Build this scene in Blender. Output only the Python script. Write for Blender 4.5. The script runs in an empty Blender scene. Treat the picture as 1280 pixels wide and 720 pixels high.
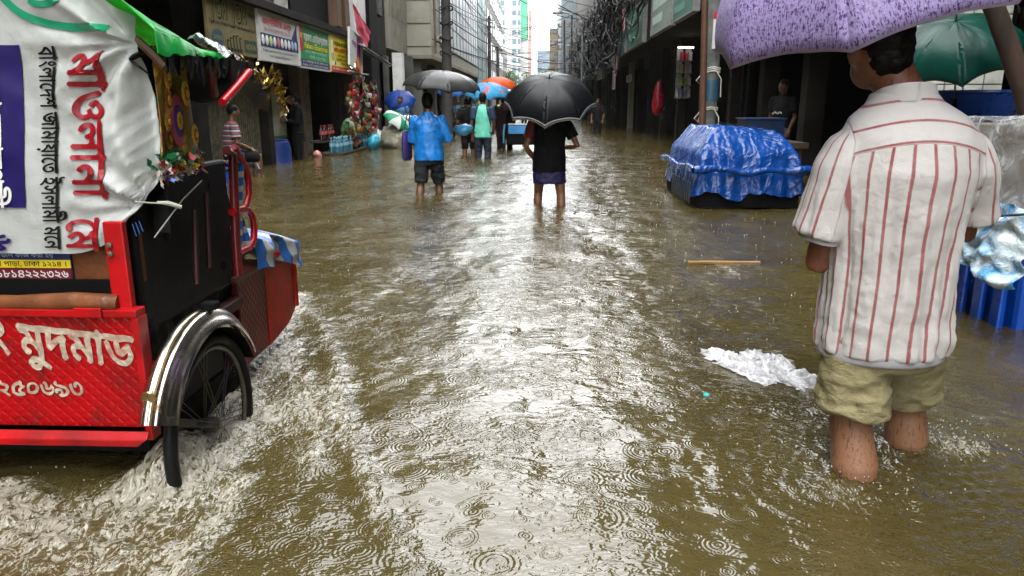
HAZE = .0002; SKY = .15; SUN = .8; SUN_EL = 68; SUN_AZ = 195; SUN_ANG = 60; EXPO = 1.6; OVERCAST = .8; CLOUD = (17.0, 17.2, 17.5, 1)
import bpy, bmesh, math, random
import numpy as np
from mathutils import Vector, Matrix, noise as mnoise
from mathutils.geometry import delaunay_2d_cdt
random.seed(7)
sc = bpy.context.scene
COL = sc.collection
R = math.radians
PI = math.pi
# ---------------------------------------------------------------- camera geometry (photo 1280x720)
F = 924.0; H = 1.12; ROAD = -0.32
PITCH = math.atan(230/924.); YAW = math.atan(35/924.*math.cos(PITCH))
def ray(px, py):
    cx = (px-640)/F; cy = (360-py)/F
    f = (0, math.cos(PITCH), -math.sin(PITCH)); u = (0, math.sin(PITCH), math.cos(PITCH))
    d = [cx, f[1]+cy*u[1], f[2]+cy*u[2]]
    c, s = math.cos(YAW), math.sin(YAW)
    return Vector((c*d[0]-s*d[1], s*d[0]+c*d[1], d[2]))
def G(px, py, z=0.0):
    d = ray(px, py); t = (z-H)/d.z
    return Vector((d.x*t, d.y*t, z))
def atY(px, py, Y):
    d = ray(px, py); t = Y/d.y
    return Vector((d.x*t, Y, H+d.z*t))
def atX(px, py, X):
    d = ray(px, py); t = X/d.x
    return Vector((X, d.y*t, H+d.z*t))
cam = bpy.data.cameras.new('camera'); camo = bpy.data.objects.new('camera', cam); COL.objects.link(camo)
cam.sensor_width = 36; cam.lens = 36*F/1280; cam.clip_start = .05; cam.clip_end = 2000
camo.location = (0, 0, H); camo.rotation_euler = (PI/2-PITCH, 0, YAW)
sc.camera = camo
# ---------------------------------------------------------------- mesh builder
def ellipse_axes(d, ref=None):
    d = Vector(d).normalized()
    ref = Vector(ref) if ref is not None else (Vector((0, 0, 1)) if abs(d.z) < .9 else Vector((0, 1, 0)))
    a = ref.cross(d)
    if a.length < 1e-6: a = Vector((1, 0, 0)).cross(d)
    a.normalize(); b = d.cross(a)
    return a, b
class MB:
    def __init__(s): s.v = []; s.f = []; s.m = []; s.cur = 0
    def mat(s, i): s.cur = i; return s
    def add(s, vs, fs, M=None):
        n = len(s.v)
        s.v += [tuple(M @ Vector(p)) if M else tuple(p) for p in vs]
        s.f += [tuple(n+i for i in f) for f in fs]; s.m += [s.cur]*len(fs)
        return s
    def box(s, c, d, M=None, taper=1.0):
        x, y, z = [k/2 for k in d]; C = Vector(c); t = taper
        vs = [(-x,-y,-z),(x,-y,-z),(x,y,-z),(-x,y,-z),(-x*t,-y*t,z),(x*t,-y*t,z),(x*t,y*t,z),(-x*t,y*t,z)]
        vs = [(M @ Vector(p) if M else Vector(p))+C for p in vs]
        return s.add(vs, [(3,2,1,0),(4,5,6,7),(0,1,5,4),(1,2,6,5),(2,3,7,6),(3,0,4,7)])
    def bb(s, x0, x1, y0, y1, z0, z1):
        return s.box(((x0+x1)/2,(y0+y1)/2,(z0+z1)/2), (abs(x1-x0),abs(y1-y0),abs(z1-z0)))
    def loft(s, secs, n=16, cap=True):
        """secs: (centre, vector a, vector b)"""
        vs = []; fs = []
        for c, a, b in secs:
            c, a, b = Vector(c), Vector(a), Vector(b)
            for k in range(n):
                t = 2*PI*k/n; vs.append(c+a*math.cos(t)+b*math.sin(t))
        for i in range(len(secs)-1):
            for k in range(n):
                k2 = (k+1) % n
                fs.append((i*n+k, i*n+k2, (i+1)*n+k2, (i+1)*n+k))
        if cap:
            fs.append(tuple(range(n-1, -1, -1))); fs.append(tuple((len(secs)-1)*n+k for k in range(n)))
        return s.add(vs, fs)
    def zloft(s, secs, n=20, cap=True):
        """secs: (x, y, z, rx, ry)"""
        return s.loft([((x,y,z),(rx,0,0),(0,ry,0)) for x,y,z,rx,ry in secs], n, cap)
    def limb(s, p0, p1, r0, r1, n=12):
        a, b = ellipse_axes(Vector(p1)-Vector(p0))
        return s.loft([(p0,a*r0,b*r0),(p1,a*r1,b*r1)], n)
    def ball(s, c, r, n=12, m=8):
        r = (r, r, r) if not hasattr(r, '__len__') else r
        c = Vector(c); vs = [c+Vector((0,0,-r[2]))]; fs = []
        for i in range(1, m):
            t = -PI/2+PI*i/m
            for k in range(n):
                p = 2*PI*k/n
                vs.append(c+Vector((r[0]*math.cos(t)*math.cos(p), r[1]*math.cos(t)*math.sin(p), r[2]*math.sin(t))))
        vs.append(c+Vector((0,0,r[2])))
        for k in range(n):
            k2 = (k+1) % n
            fs.append((0, 1+k2, 1+k)); fs.append((len(vs)-1, 1+(m-2)*n+k, 1+(m-2)*n+k2))
            for i in range(m-2):
                fs.append((1+i*n+k, 1+i*n+k2, 1+(i+1)*n+k2, 1+(i+1)*n+k))
        return s.add(vs, fs)
    def tube(s, pts, r, n=8, closed=False):
        pts = [Vector(p) for p in pts]; N = len(pts)
        rs = r if hasattr(r, '__len__') else [r]*N
        vs = []; fs = []; prev = None
        for i, p in enumerate(pts):
            if closed: d = pts[(i+1) % N]-pts[i-1]
            else: d = pts[min(i+1, N-1)]-pts[max(i-1, 0)]
            if d.length < 1e-9: d = Vector((0,0,1))
            d.normalize()
            if prev is None: a, b = ellipse_axes(d)
            else:
                a = prev-d*prev.dot(d)
                if a.length < 1e-6: a, b = ellipse_axes(d)
                a.normalize(); b = d.cross(a)
            prev = a
            for k in range(n):
                t = 2*PI*k/n; vs.append(p+(a*math.cos(t)+b*math.sin(t))*rs[i])
        for i in range(N if closed else N-1):
            i2 = (i+1) % N
            for k in range(n):
                k2 = (k+1) % n; fs.append((i*n+k, i*n+k2, i2*n+k2, i2*n+k))
        if not closed:
            fs.append(tuple(range(n-1,-1,-1))); fs.append(tuple((N-1)*n+k for k in range(n)))
        return s.add(vs, fs)
    def lathe(s, prof, c=(0,0,0), n=16, M=None):
        """prof: (r, z) bottom to top"""
        vs = []; fs = []; c = Vector(c)
        for r, z in prof:
            for k in range(n):
                t = 2*PI*k/n; p = Vector((r*math.cos(t), r*math.sin(t), z)); vs.append((M @ p if M else p)+c)
        for i in range(len(prof)-1):
            for k in range(n):
                k2 = (k+1) % n; fs.append((i*n+k, i*n+k2, (i+1)*n+k2, (i+1)*n+k))
        fs.append(tuple(range(n-1,-1,-1))); fs.append(tuple((len(prof)-1)*n+k for k in range(n)))
        return s.add(vs, fs)
    def grid(s, fn, nu, nv, th=0.0, closed_u=False):
        """fn(u,v)->point; optional thickness by doubling along the normal"""
        P = [[Vector(fn(i/nu, j/nv)) for j in range(nv+1)] for i in range(nu+1)]
        idx = lambda i, j: i*(nv+1)+j
        vs = [p for row in P for p in row]; fs = [(idx(i,j), idx(i+1,j), idx(i+1,j+1), idx(i,j+1)) for i in range(nu) for j in range(nv)]
        if th:
            N = len(vs); vs2 = []
            for i in range(nu+1):
                for j in range(nv+1):
                    du = P[min(i+1,nu)][j]-P[max(i-1,0)][j]; dv = P[i][min(j+1,nv)]-P[i][max(j-1,0)]
                    nn = du.cross(dv)
                    nn = nn.normalized() if nn.length > 1e-12 else Vector((0,0,1))
                    vs2.append(P[i][j]-nn*th)
            fs2 = [tuple(N+k for k in reversed(f)) for f in fs]
            edge = []
            for i in range(nu):
                edge.append((idx(i+1,0), idx(i,0), N+idx(i,0), N+idx(i+1,0)))
                edge.append((idx(i,nv), idx(i+1,nv), N+idx(i+1,nv), N+idx(i,nv)))
            for j in range(nv):
                edge.append((idx(0,j), idx(0,j+1), N+idx(0,j+1), N+idx(0,j)))
                edge.append((idx(nu,j+1), idx(nu,j), N+idx(nu,j), N+idx(nu,j+1)))
            vs += vs2; fs += fs2+edge
        return s.add(vs, fs)
    def prism(s, poly, th, M=None):
        """poly in XZ, extruded along +y by th"""
        n = len(poly)
        vs = [(x, 0, z) for x, z in poly]+[(x, th, z) for x, z in poly]
        fs = [tuple(range(n)), tuple(range(2*n-1, n-1, -1))]+[(i, n+i, n+(i+1) % n, (i+1) % n) for i in range(n)]
        return s.add(vs, fs, M)
    def xf(s, M): s.v = [tuple(M @ Vector(p)) for p in s.v]; return s
    def mesh(s, name='mesh'):
        me = bpy.data.meshes.new(name); me.from_pydata(s.v, [], s.f); me.update(); return me
    def build(s, name, mats, parent=None, smooth=True, bevel=0.0, recalc=True, loc=None, ang=40):
        me = s.mesh(name)
        mats = mats if isinstance(mats, (list, tuple)) else [mats]
        for m in mats: me.materials.append(m)
        if len(mats) > 1: me.polygons.foreach_set('material_index', s.m)
        if recalc:
            bm = bmesh.new(); bm.from_mesh(me); bmesh.ops.recalc_face_normals(bm, faces=bm.faces); bm.to_mesh(me); bm.free()
        if smooth:
            me.polygons.foreach_set('use_smooth', [True]*len(me.polygons))
            try: me.set_sharp_from_angle(angle=R(ang))
            except Exception: pass
        o = bpy.data.objects.new(name, me); COL.objects.link(o)
        if parent: o.parent = parent
        if loc is not None: o.location = loc
        if bevel:
            b = o.modifiers.new('bevel', 'BEVEL'); b.width = bevel; b.segments = 2; b.limit_method = 'ANGLE'; b.angle_limit = R(35)
        return o
def fuse(mb, voxel, it=4, fac=.5):
    me = mb.mesh('tmp'); o = bpy.data.objects.new('tmp', me); COL.objects.link(o)
    bm = bmesh.new(); bm.from_mesh(me); bmesh.ops.recalc_face_normals(bm, faces=bm.faces); bm.to_mesh(me); bm.free()
    m = o.modifiers.new('r', 'REMESH'); m.mode = 'VOXEL'; m.voxel_size = voxel
    if it:
        k = o.modifiers.new('s', 'SMOOTH'); k.iterations = it; k.factor = fac
    dg = bpy.context.evaluated_depsgraph_get()
    m2 = bpy.data.meshes.new_from_object(o.evaluated_get(dg))
    r = MB(); r.add([tuple(v.co) for v in m2.vertices], [tuple(p.vertices) for p in m2.polygons])
    bpy.data.objects.remove(o); bpy.data.meshes.remove(me); bpy.data.meshes.remove(m2)
    return r
def rough_up(mb, amp, scale, seed=0, stretch=(1,1,1), octv=3):
    out = []
    for p in mb.v:
        q = Vector((p[0]*scale*stretch[0]+seed*7.3, p[1]*scale*stretch[1]+seed*3.1, p[2]*scale*stretch[2]))
        out.append(tuple(Vector(p)+amp*mnoise.turbulence_vector(q, octv, False)))
    mb.v = out; return mb
def nz(x, y, z=0.0): return mnoise.noise(Vector((x, y, z)))
def attr(o, name, vals):
    a = o.data.attributes.new(name, 'FLOAT', 'POINT'); a.data.foreach_set('value', [float(v) for v in vals])
# ---------------------------------------------------------------- naming
def tag(o, label=None, cat=None, group=None, kind=None):
    if label: o['label'] = label
    if cat: o['category'] = cat
    if group: o['group'] = group
    if kind: o['kind'] = kind
    return o
def thing(name, label, cat, loc=(0,0,0), rz=0.0, group=None):
    o = bpy.data.objects.new(name, None); COL.objects.link(o)
    o.location = loc; o.rotation_euler = (0, 0, rz); o.empty_display_size = .1
    return tag(o, label, cat, group)
def struct(name, mb, m, **k): return tag(mb.build(name, m, **k), kind='structure')
def copy_tree(o, parent=None):
    c = o.copy(); COL.objects.link(c)
    if parent: c.parent = parent
    for ch in [x for x in COL.objects if x.parent == o]: copy_tree(ch, c)
    return c
# ---------------------------------------------------------------- materials
class NT:
    def __init__(s, name):
        s.m = bpy.data.materials.new(name); s.m.use_nodes = True; s.t = s.m.node_tree; s.t.nodes.clear()
        s.out = s.t.nodes.new('ShaderNodeOutputMaterial')
    def n(s, kind, **k):
        nd = s.t.nodes.new('ShaderNode'+kind)
        for a, b in k.items():
            if a.startswith('_'): setattr(nd, a[1:], b)
        return nd
    def link(s, a, b): s.t.links.new(a, b)
    def val(s, x, sock):
        if hasattr(x, 'is_linked') or hasattr(x, 'links'): s.link(x, sock)
        else: sock.default_value = (tuple(x)+(1,)) if hasattr(x, '__len__') and len(x) == 3 and sock.type == 'RGBA' else x
    def math(s, op, a, b=0.0, c=0.0, clamp=False):
        nd = s.n('Math', _operation=op, _use_clamp=clamp)
        s.val(a, nd.inputs[0]); s.val(b, nd.inputs[1]); s.val(c, nd.inputs[2]); return nd.outputs[0]
    def coord(s, which='Object'): return s.n('TexCoord').outputs[which]
    def attr(s, name): return s.n('Attribute', _attribute_name=name).outputs['Fac']
    def map(s, vec, scale=(1,1,1), rot=(0,0,0), loc=(0,0,0)):
        nd = s.n('Mapping'); s.link(vec, nd.inputs[0]); nd.inputs['Scale'].default_value = scale; nd.inputs['Rotation'].default_value = rot; nd.inputs['Location'].default_value = loc
        return nd.outputs[0]
    def noise(s, vec, scale=5, detail=3, rough=.55, dist=0.0, dim='3D', out='Fac'):
        nd = s.n('TexNoise', _noise_dimensions=dim); s.link(vec, nd.inputs['Vector'])
        nd.inputs['Scale'].default_value = scale; nd.inputs['Detail'].default_value = detail; nd.inputs['Roughness'].default_value = rough; nd.inputs['Distortion'].default_value = dist
        return nd.outputs[out]
    def voro(s, vec, scale=5, feature='F1', out='Distance', dim='3D', rnd=1.0):
        nd = s.n('TexVoronoi', _voronoi_dimensions=dim, _feature=feature); s.link(vec, nd.inputs['Vector'])
        nd.inputs['Scale'].default_value = scale; nd.inputs['Randomness'].default_value = rnd; return nd.outputs[out]
    def ramp(s, fac, stops, interp='LINEAR'):
        nd = s.n('ValToRGB'); s.link(fac, nd.inputs[0]); cr = nd.color_ramp; cr.interpolation = interp
        while len(cr.elements) < len(stops): cr.elements.new(.5)
        for e, (p, c) in zip(cr.elements, stops):
            e.position = p; e.color = (c, c, c, 1) if not hasattr(c, '__len__') else tuple(c)+(1,)
        return nd.outputs[0]
    def sstep(s, x, a, b):
        nd = s.n('MapRange', _interpolation_type='SMOOTHSTEP'); s.val(x, nd.inputs[0]); nd.inputs[1].default_value = a; nd.inputs[2].default_value = b
        return nd.outputs[0]
    def mix(s, fac, a, b, mode='MIX'):
        nd = s.n('Mix', _data_type='RGBA', _blend_type=mode); s.val(fac, nd.inputs[0]); s.val(a, nd.inputs[6]); s.val(b, nd.inputs[7]); return nd.outputs[2]
    def bump(s, h, strength=.3, dist=.01, normal=None):
        nd = s.n('Bump'); s.link(h, nd.inputs['Height']); nd.inputs['Strength'].default_value = strength; nd.inputs['Distance'].default_value = dist
        if normal is not None: s.link(normal, nd.inputs['Normal'])
        return nd.outputs[0]
    def bsdf(s, col, rough=.6, metal=0.0, spec=.5, normal=None, **k):
        nd = s.n('BsdfPrincipled'); s.val(col, nd.inputs['Base Color']); s.val(rough, nd.inputs['Roughness']); s.val(metal, nd.inputs['Metallic'])
        nd.inputs['Specular IOR Level'].default_value = spec
        if normal is not None: s.link(normal, nd.inputs['Normal'])
        for a, b in k.items(): s.val(b, nd.inputs[a.replace('_', ' ')])
        return nd.outputs[0]
    def done(s, sh): s.link(sh, s.out.inputs['Surface']); return s.m
def hexc(h):
    h = h.lstrip('#'); c = [int(h[i:i+2], 16)/255 for i in (0, 2, 4)]
    return tuple(x/12.92 if x <= .04045 else ((x+.055)/1.055)**2.4 for x in c)
_mc = {}
def M(name, col, rough=.6, metal=0.0, var=.25, vs=6, bump=.15, bs=40, bd=.004, spec=.5, dirt=0.0, dirtcol=(.03,.025,.018), translucent=0.0, stretch=(1,1,1), rvar=.1):
    if name in _mc: return _mc[name]
    if max(col) < .03 and spec == .5 and rough > .3: spec = .12
    t = NT(name); co = t.map(t.coord(), scale=stretch)
    n1 = t.noise(co, vs, 4, .6)
    c = t.mix(t.sstep(n1, .3, .7), tuple(x*(1-var) for x in col), tuple(min(1, x*(1+var*.6)) for x in col))
    if dirt:
        d = t.noise(co, vs*.45, 5, .7, .6)
        c = t.mix(t.math('MULTIPLY', t.sstep(d, .48, .68), dirt), c, dirtcol)
    r = t.math('ADD', rough-rvar, t.math('MULTIPLY', t.noise(co, vs*2.3, 3), rvar*2))
    nb = t.noise(co, bs, 4, .6)
    nrm = t.bump(nb, bump, bd) if bump else None
    sh = t.bsdf(c, r, metal, spec, nrm)
    if translucent:
        tr = t.n('BsdfTranslucent'); t.val(c, tr.inputs[0])
        mx = t.n('MixShader'); mx.inputs[0].default_value = translucent; t.link(sh, mx.inputs[1]); t.link(tr.outputs[0], mx.inputs[2]); sh = mx.outputs[0]
    _mc[name] = t.done(sh); return _mc[name]
def emit(name, col, st):
    if name in _mc: return _mc[name]
    t = NT(name); e = t.n('Emission'); e.inputs[0].default_value = tuple(col)+(1,); e.inputs[1].default_value = st
    _mc[name] = t.done(e.outputs[0]); return _mc[name]
# ---------------------------------------------------------------- lettering
_tc = {}
def glyphs(txt, bold=0.0):
    """flat triangles of a line of text, height 1 per em: union of all contours by winding number"""
    key = (txt, bold)
    if key in _tc: return _tc[key]
    cu = bpy.data.curves.new('txt', 'FONT'); cu.body = txt; cu.size = 1
    o = bpy.data.objects.new('txt', cu); COL.objects.link(o)
    dg = bpy.context.evaluated_depsgraph_get()
    c2 = o.evaluated_get(dg).to_curve(dg)
    polys = []
    for sp in c2.splines:
        pts = []
        bp = sp.bezier_points; n = len(bp)
        for i in range(n):
            a, b = bp[i], bp[(i+1) % n]
            p0, p1, p2, p3 = a.co, a.handle_right, b.handle_left, b.co
            st = (p1-p0).cross(p3-p0).length < 1e-5 and (p2-p0).cross(p3-p0).length < 1e-5
            for k in range(1 if st else 4):
                t = k/4; u = 1-t
                q = p0*u**3+p1*3*u*u*t+p2*3*u*t*t+p3*t**3
                if not pts or (Vector((q.x, q.y))-pts[-1]).length > .004: pts.append(Vector((q.x, q.y)))
        if len(pts) > 2: polys.append(pts)
    o.evaluated_get(dg).to_curve_clear(); bpy.data.objects.remove(o); bpy.data.curves.remove(cu)
    if not polys: return [], []
    outer = [] ; shifts = [(0, 0)] if not bold else [(bold*math.cos(a), bold*math.sin(a)) for a in (0, PI/2, PI, -PI/2)]
    V = []; T = []
    # process per cluster of x to keep the triangulation small
    polys.sort(key=lambda p: min(q.x for q in p)); groups = []
    for p in polys:
        x0, x1 = min(q.x for q in p)-bold-.002, max(q.x for q in p)+bold+.002
        if groups and x0 <= groups[-1][1]: groups[-1][0].append(p); groups[-1][1] = max(groups[-1][1], x1)
        else: groups.append([[p], x1])
    for g, _ in groups:
        keep = None
        for sx, sy in shifts:
            pass
        vs = []; es = []; loops = []
        for sx, sy in shifts:
            lay = []
            for p in g:
                n = len(vs); q = [(v.x+sx, v.y+sy) for v in p]
                vs += [Vector(v) for v in q]; es += [(n+i, n+(i+1) % len(q)) for i in range(len(q))]; lay.append(np.array(q))
            loops.append(lay)
        try: ov, oe, of, *_r = delaunay_2d_cdt(vs, es, [], 0, 1e-5)
        except Exception: continue
        ov = [(v.x, v.y) for v in ov]
        if not of: continue
        cen = np.array([[sum(ov[i][k] for i in f)/len(f) for k in (0, 1)] for f in of])
        ok = np.zeros(len(of), bool)
        for lay in loops:
            w = np.zeros(len(of))
            for q in lay:
                a = q; b = np.roll(q, -1, 0)
                for (ax, ay), (bx, by) in zip(a, b):
                    l = (bx-ax)*(cen[:,1]-ay)-(by-ay)*(cen[:,0]-ax)
                    w += ((ay <= cen[:,1]) & (by > cen[:,1]) & (l > 0))*1.0-((ay > cen[:,1]) & (by <= cen[:,1]) & (l < 0))*1.0
            ok |= np.abs(w) > .5
        n = len(V); V += ov; T += [tuple(n+i for i in f) for f, k in zip(of, ok) if k]
    _tc[key] = (V, T); return V, T
def text_mb(txt, size, bold=0.0, fn=None, slice_=0.0, align='L', width=None, sx=1.0):
    """text mesh in local XZ facing -y, fn maps (x,z)->point"""
    V, T = glyphs(txt, bold)
    mb = MB()
    if not T: return mb
    used = sorted({i for t in T for i in t}); ix = {k: j for j, k in enumerate(used)}
    P = [(V[i][0]*size*sx, V[i][1]*size) for i in used]; T = [tuple(ix[i] for i in t) for t in T]
    x0, x1 = min(p[0] for p in P), max(p[0] for p in P)
    if width: k = width/(x1-x0)
    else: k = 1
    off = {'L': 0, 'C': -(x1-x0)*k/2, 'R': -(x1-x0)*k}[align]
    P = [((p[0]-x0)*k+off, p[1]) for p in P]
    if slice_:
        bm = bmesh.new(); bv = [bm.verts.new((x, 0, z)) for x, z in P]
        for t in T:
            try: bm.faces.new([bv[i] for i in t])
            except ValueError: pass
        for ax in (0, 2):
            lo = min(v.co[ax] for v in bm.verts); hi = max(v.co[ax] for v in bm.verts); x = lo+slice_
            while x < hi:
                no = Vector((0, 0, 0)); no[ax] = 1; co = Vector((0, 0, 0)); co[ax] = x
                bmesh.ops.bisect_plane(bm, geom=bm.verts[:]+bm.edges[:]+bm.faces[:], plane_co=co, plane_no=no, dist=1e-6); x += slice_
        bm.verts.index_update()
        P = [(v.co.x, v.co.z) for v in bm.verts]; T = [tuple(v.index for v in f.verts) for f in bm.faces]; bm.free()
    mb.add([fn(x, z) if fn else (x, 0, z) for x, z in P], T)
    return mb
def write(parent, txt, x, z, size, m, y=-.006, bold=0.0, align='L', width=None, name='lettering', sx=1.0):
    mb = text_mb(txt, size, bold, lambda a, b: (x+a, y, z+b), 0, align, width, sx)
    return mb.build(name, m, parent, smooth=False, recalc=False) if mb.f else None
# ================================================================ SETTING
CONC = M('concrete_dark', (.06,.058,.05), .85, var=.35, vs=1.5, dirt=.8)  # albedo lowered to deepen the shade of the fronts
CONC2 = M('concrete_grey', (.13,.128,.115), .85, var=.3, vs=1.2, dirt=.6)
SHADEP = M('shade_dark_plaster', (.016,.0145,.013), .9, var=.4, vs=2, dirt=.7)  # near black colour puts deep shade into the street walls and pillars
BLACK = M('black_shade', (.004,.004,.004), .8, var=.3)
WOODB = M('brown_plywood', (.08,.042,.018), .7, var=.4, vs=3, dirt=.6, stretch=(1,1,.3))
WOODD = M('dark_timber', (.05,.028,.015), .7, var=.4, vs=6, stretch=(4,4,.6))
MAROON = M('maroon_paint', (.07,.018,.014), .6, dirt=.5)
CREAM = M('cream_panel', (.27,.26,.205), .6, var=.12, vs=1.5, dirt=.35, dirtcol=(.14,.13,.10))
CREAMD = M('cream_wall', (.19,.18,.14), .75, var=.2, vs=1, dirt=.6, dirtcol=(.07,.065,.05))
WHITEP = M('white_paint', (.62,.62,.60), .6, var=.1, dirt=.35, dirtcol=(.2,.19,.17))
STEEL = M('grey_steel', (.22,.23,.23), .4, .7, dirt=.5)
IRON = M('rusty_iron', (.16,.13,.09), .6, .3, dirt=.6, var=.4)
GATEM = M('pale_gate_steel', (.20,.18,.12), .55, .3, dirt=.75, var=.3, vs=12)
CABLE = M('black_cable', (.012,.012,.012), .5, bump=0)
CABLEG = M('grey_cable', (.045,.047,.05), .5, bump=0)
GLASSB = NT('blue_glass')
_n = GLASSB.noise(GLASSB.coord(), .35, 4, .6)
GLASSB = GLASSB.done(GLASSB.bsdf(GLASSB.mix(_n, (.075,.115,.14), (.14,.185,.21)), .28, 0, .35, GLASSB.bump(GLASSB.noise(GLASSB.coord(), .6, 2), .25, .3)))
GLASSD = M('dark_window_glass', (.02,.028,.03), .08, spec=.8, bump=0, rvar=.03)
TEALG = M('teal_glass_panel', (.012,.075,.075), .35, spec=.2, var=.25, vs=.6, bump=0)
FROST = M('louvre_grey', (.20,.20,.165), .5, var=.25, vs=5)
TOWERW = M('tower_white', (.30,.295,.295), .8, var=.05, vs=.1, bump=0)
TOWERG = M('tower_green', (.03,.22,.12), .6, var=.06, vs=.1, bump=0)
TOWERP = M('tower_pink', (.26,.15,.13), .7, var=.08, vs=.2, bump=0)
TANB = M('tan_plaster', (.20,.16,.10), .8, var=.15, vs=.8, dirt=.4)
PALEBL = M('pale_blue_facade', (.12,.19,.25), .5, var=.1, vs=.3, bump=0)

road_m = M('flooded_asphalt', (.05,.045,.035), .8)
g = MB(); g.grid(lambda u, v: (-60+120*u, -40+340*v, ROAD), 4, 6); struct('road', g, road_m, recalc=False)

# ---------------------------------------------------------------- unseen near blocks on both sides, added for their shade and reflection
def plain_block(name, label, x0, x1, y0, y1, h, m, zb=ROAD):
    t = thing(name, label, 'building', ((x0+x1)/2, (y0+y1)/2, ROAD))
    b = MB().bb(x0-t.location.x, x1-t.location.x, y0-t.location.y, y1-t.location.y, 0, h-ROAD)
    b.build('wall', m, t, smooth=False)
    return t
def windows(t, x, ys, zs, w, h, side, frame=WHITEP, glass=GLASSD, ledge=True):
    """windows along a wall running in y; side +1 faces +x; coordinates are world"""
    L = t.location
    for y in ys:
        for z in zs:
            f = MB(); s = side
            for a, b_, c, d in ((-w/2-.04, -w/2+.03, -h/2, h/2), (w/2-.03, w/2+.04, -h/2, h/2), (-w/2-.04, w/2+.04, h/2, h/2+.06), (-w/2-.04, w/2+.04, -h/2-.06, -h/2), (-.02, .02, -h/2, h/2)):
                f.bb(0, s*.05, a, b_, c, d)
            if ledge: f.bb(0, s*.28, -w/2-.12, w/2+.12, h/2+.10, h/2+.15)
            o = f.build('window', frame, t, smooth=False, loc=(x-L.x+s*.004, y-L.y, z-L.z))
            MB().bb(0, s*.02, -w/2+.03, w/2-.03, -h/2, h/2).build('pane', glass, o, smooth=False)
lb = plain_block('unseen_building', 'unseen building continuing the left side of the street, added for its shade', -12, -5.2, -22, 6.5, 13.5, SHADEP)
rb = plain_block('unseen_building', 'unseen building continuing the right side of the street, added for its shade', 4.2, 11, -22, 2.4, 12.5, SHADEP)
MB().bb(-1.05-3.4, -3.4, -5, 12.2, 3.3, 12.8).build('overhang', SHADEP, rb, smooth=False)

# ---------------------------------------------------------------- left shop row (signs, gates)
X1 = -5.2
t = thing('shop_building', 'dark old shop building with four sign boards over its gates, left', 'building', (X1, 13, ROAD))
def P(mb, name, m, par=t, **k): return mb.build(name, m, par, smooth=False, **k)
b = MB(); b.bb(-5, 0, -6.5, 7.0, 3.05, 13.4); P(b, 'upper_wall', SHADEP, bevel=.01)
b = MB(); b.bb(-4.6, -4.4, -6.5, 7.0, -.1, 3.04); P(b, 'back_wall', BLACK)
b = MB(); b.bb(-4.39, 0, -6.5, -6.3, -.1, 3.04); P(b, 'side_wall', SHADEP)
b = MB(); b.bb(-4.39, 0, 6.8, 7.0, -.1, 3.04); P(b, 'side_wall', SHADEP)
b = MB(); b.bb(0, .62, -6.5, 7.0, 2.98, 3.12); P(b, 'eave_slab', SHADEP, bevel=.01)
for y, m, w in ((-5.3, SHADEP, .5), (-1.9, SHADEP, .35), (1.05, SHADEP, .22), (3.05, WOODB, .25), (6.2, SHADEP, .3)):
    P(MB().bb(-.12, .12, y, y+w, -.1, 3.04), 'pillar', m, bevel=.01)
for y in (-3, 1.2, 4.4):
    f = P(MB().bb(0, .05, y-.6, y+.6, 4.2, 5.6), 'window', WOODD); P(MB().bb(.051, .06, y-.52, y+.52, 4.28, 5.52), 'pane', GLASSD, f)
P(MB().bb(0, .5, 5.0, 5.35, 3.2, 6.5), 'brown_panel', WOODB)
P(MB().bb(0, .45, 5.9, 6.3, 3.2, 6.5), 'brown_panel', WOODB)
P(MB().bb(0, .3, 2.2, 4.9, 3.2, 6.0), 'shutter_box', BLACK)
# pipe lying on the sign tops
tb = MB().tube([(.52, 1.8, 2.99), (.54, 3, 3.0), (.53, 4.6, 2.98), (.55, 6.0, 2.97)], .035, 8); P(tb, 'pipe', M('pale_pipe', (.35,.33,.27), .6))
# collapsible gate between the pillars
def gate(y0, y1, label, x=X1-.05, z1=2.0, n=None):
    gt = thing('folding_gate', label, 'gate', (x, (y0+y1)/2, ROAD), group='folding shop gates')
    n = n or int((y1-y0)/.085)
    for k in range(n+1):
        y = y0-(y0+y1)/2+(y1-y0)*k/n
        MB().bb(-.012, .012, y-.02, y+.02, .02, z1-ROAD+random.uniform(-.02, .02)).build('slat', GATEM, gt, smooth=False)
    for z in (.35, 1.1, 1.9): MB().bb(-.03, -.013, y0-(y0+y1)/2, y1-(y0+y1)/2, z, z+.035).build('rail', IRON, gt, smooth=False)
    return gt
gate(10.35, 11.0, 'short run of closed gate slats behind the rickshaw frame')
gate(11.15, 13.95, 'wide closed folding gate of pale rusty slats behind the seated man')
gate(16.4, 17.2, 'narrow closed folding gate right of the man dressed in black')
# green poster panel and tarp drum behind the man in black
pt = thing('poster_board', 'green edged pale poster board behind the man in black', 'poster', (-5.25, 14.95, .1))
MB().bb(-.03, .0, -.55, .55, .35, 1.35).build('panel', M('poster_green', (.10,.26,.07), .6, dirt=.5), pt, smooth=False)
MB().bb(.004, .012, -.36, .50, .40, 1.25).build('sheet', M('poster_pale', (.45,.46,.36), .5, dirt=.5), pt, smooth=False)
bd = thing('plastic_drum', 'deep blue plastic drum standing in water behind the man in black', 'drum', (-5.2, 14.6, ROAD))
MB().lathe([(.25,0),(.29,.04),(.3,.3),(.31,.32),(.3,.34),(.3,.6),(.27,.72),(.24,.74)], n=20).build('drum_body', M('blue_drum', (.01,.03,.16), .45), bd)
MB().lathe([(.245,.741),(.25,.76),(.22,.775),(.05,.775)], n=20).build('lid', M('blue_lid', (.008,.02,.11), .5), bd)

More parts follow.
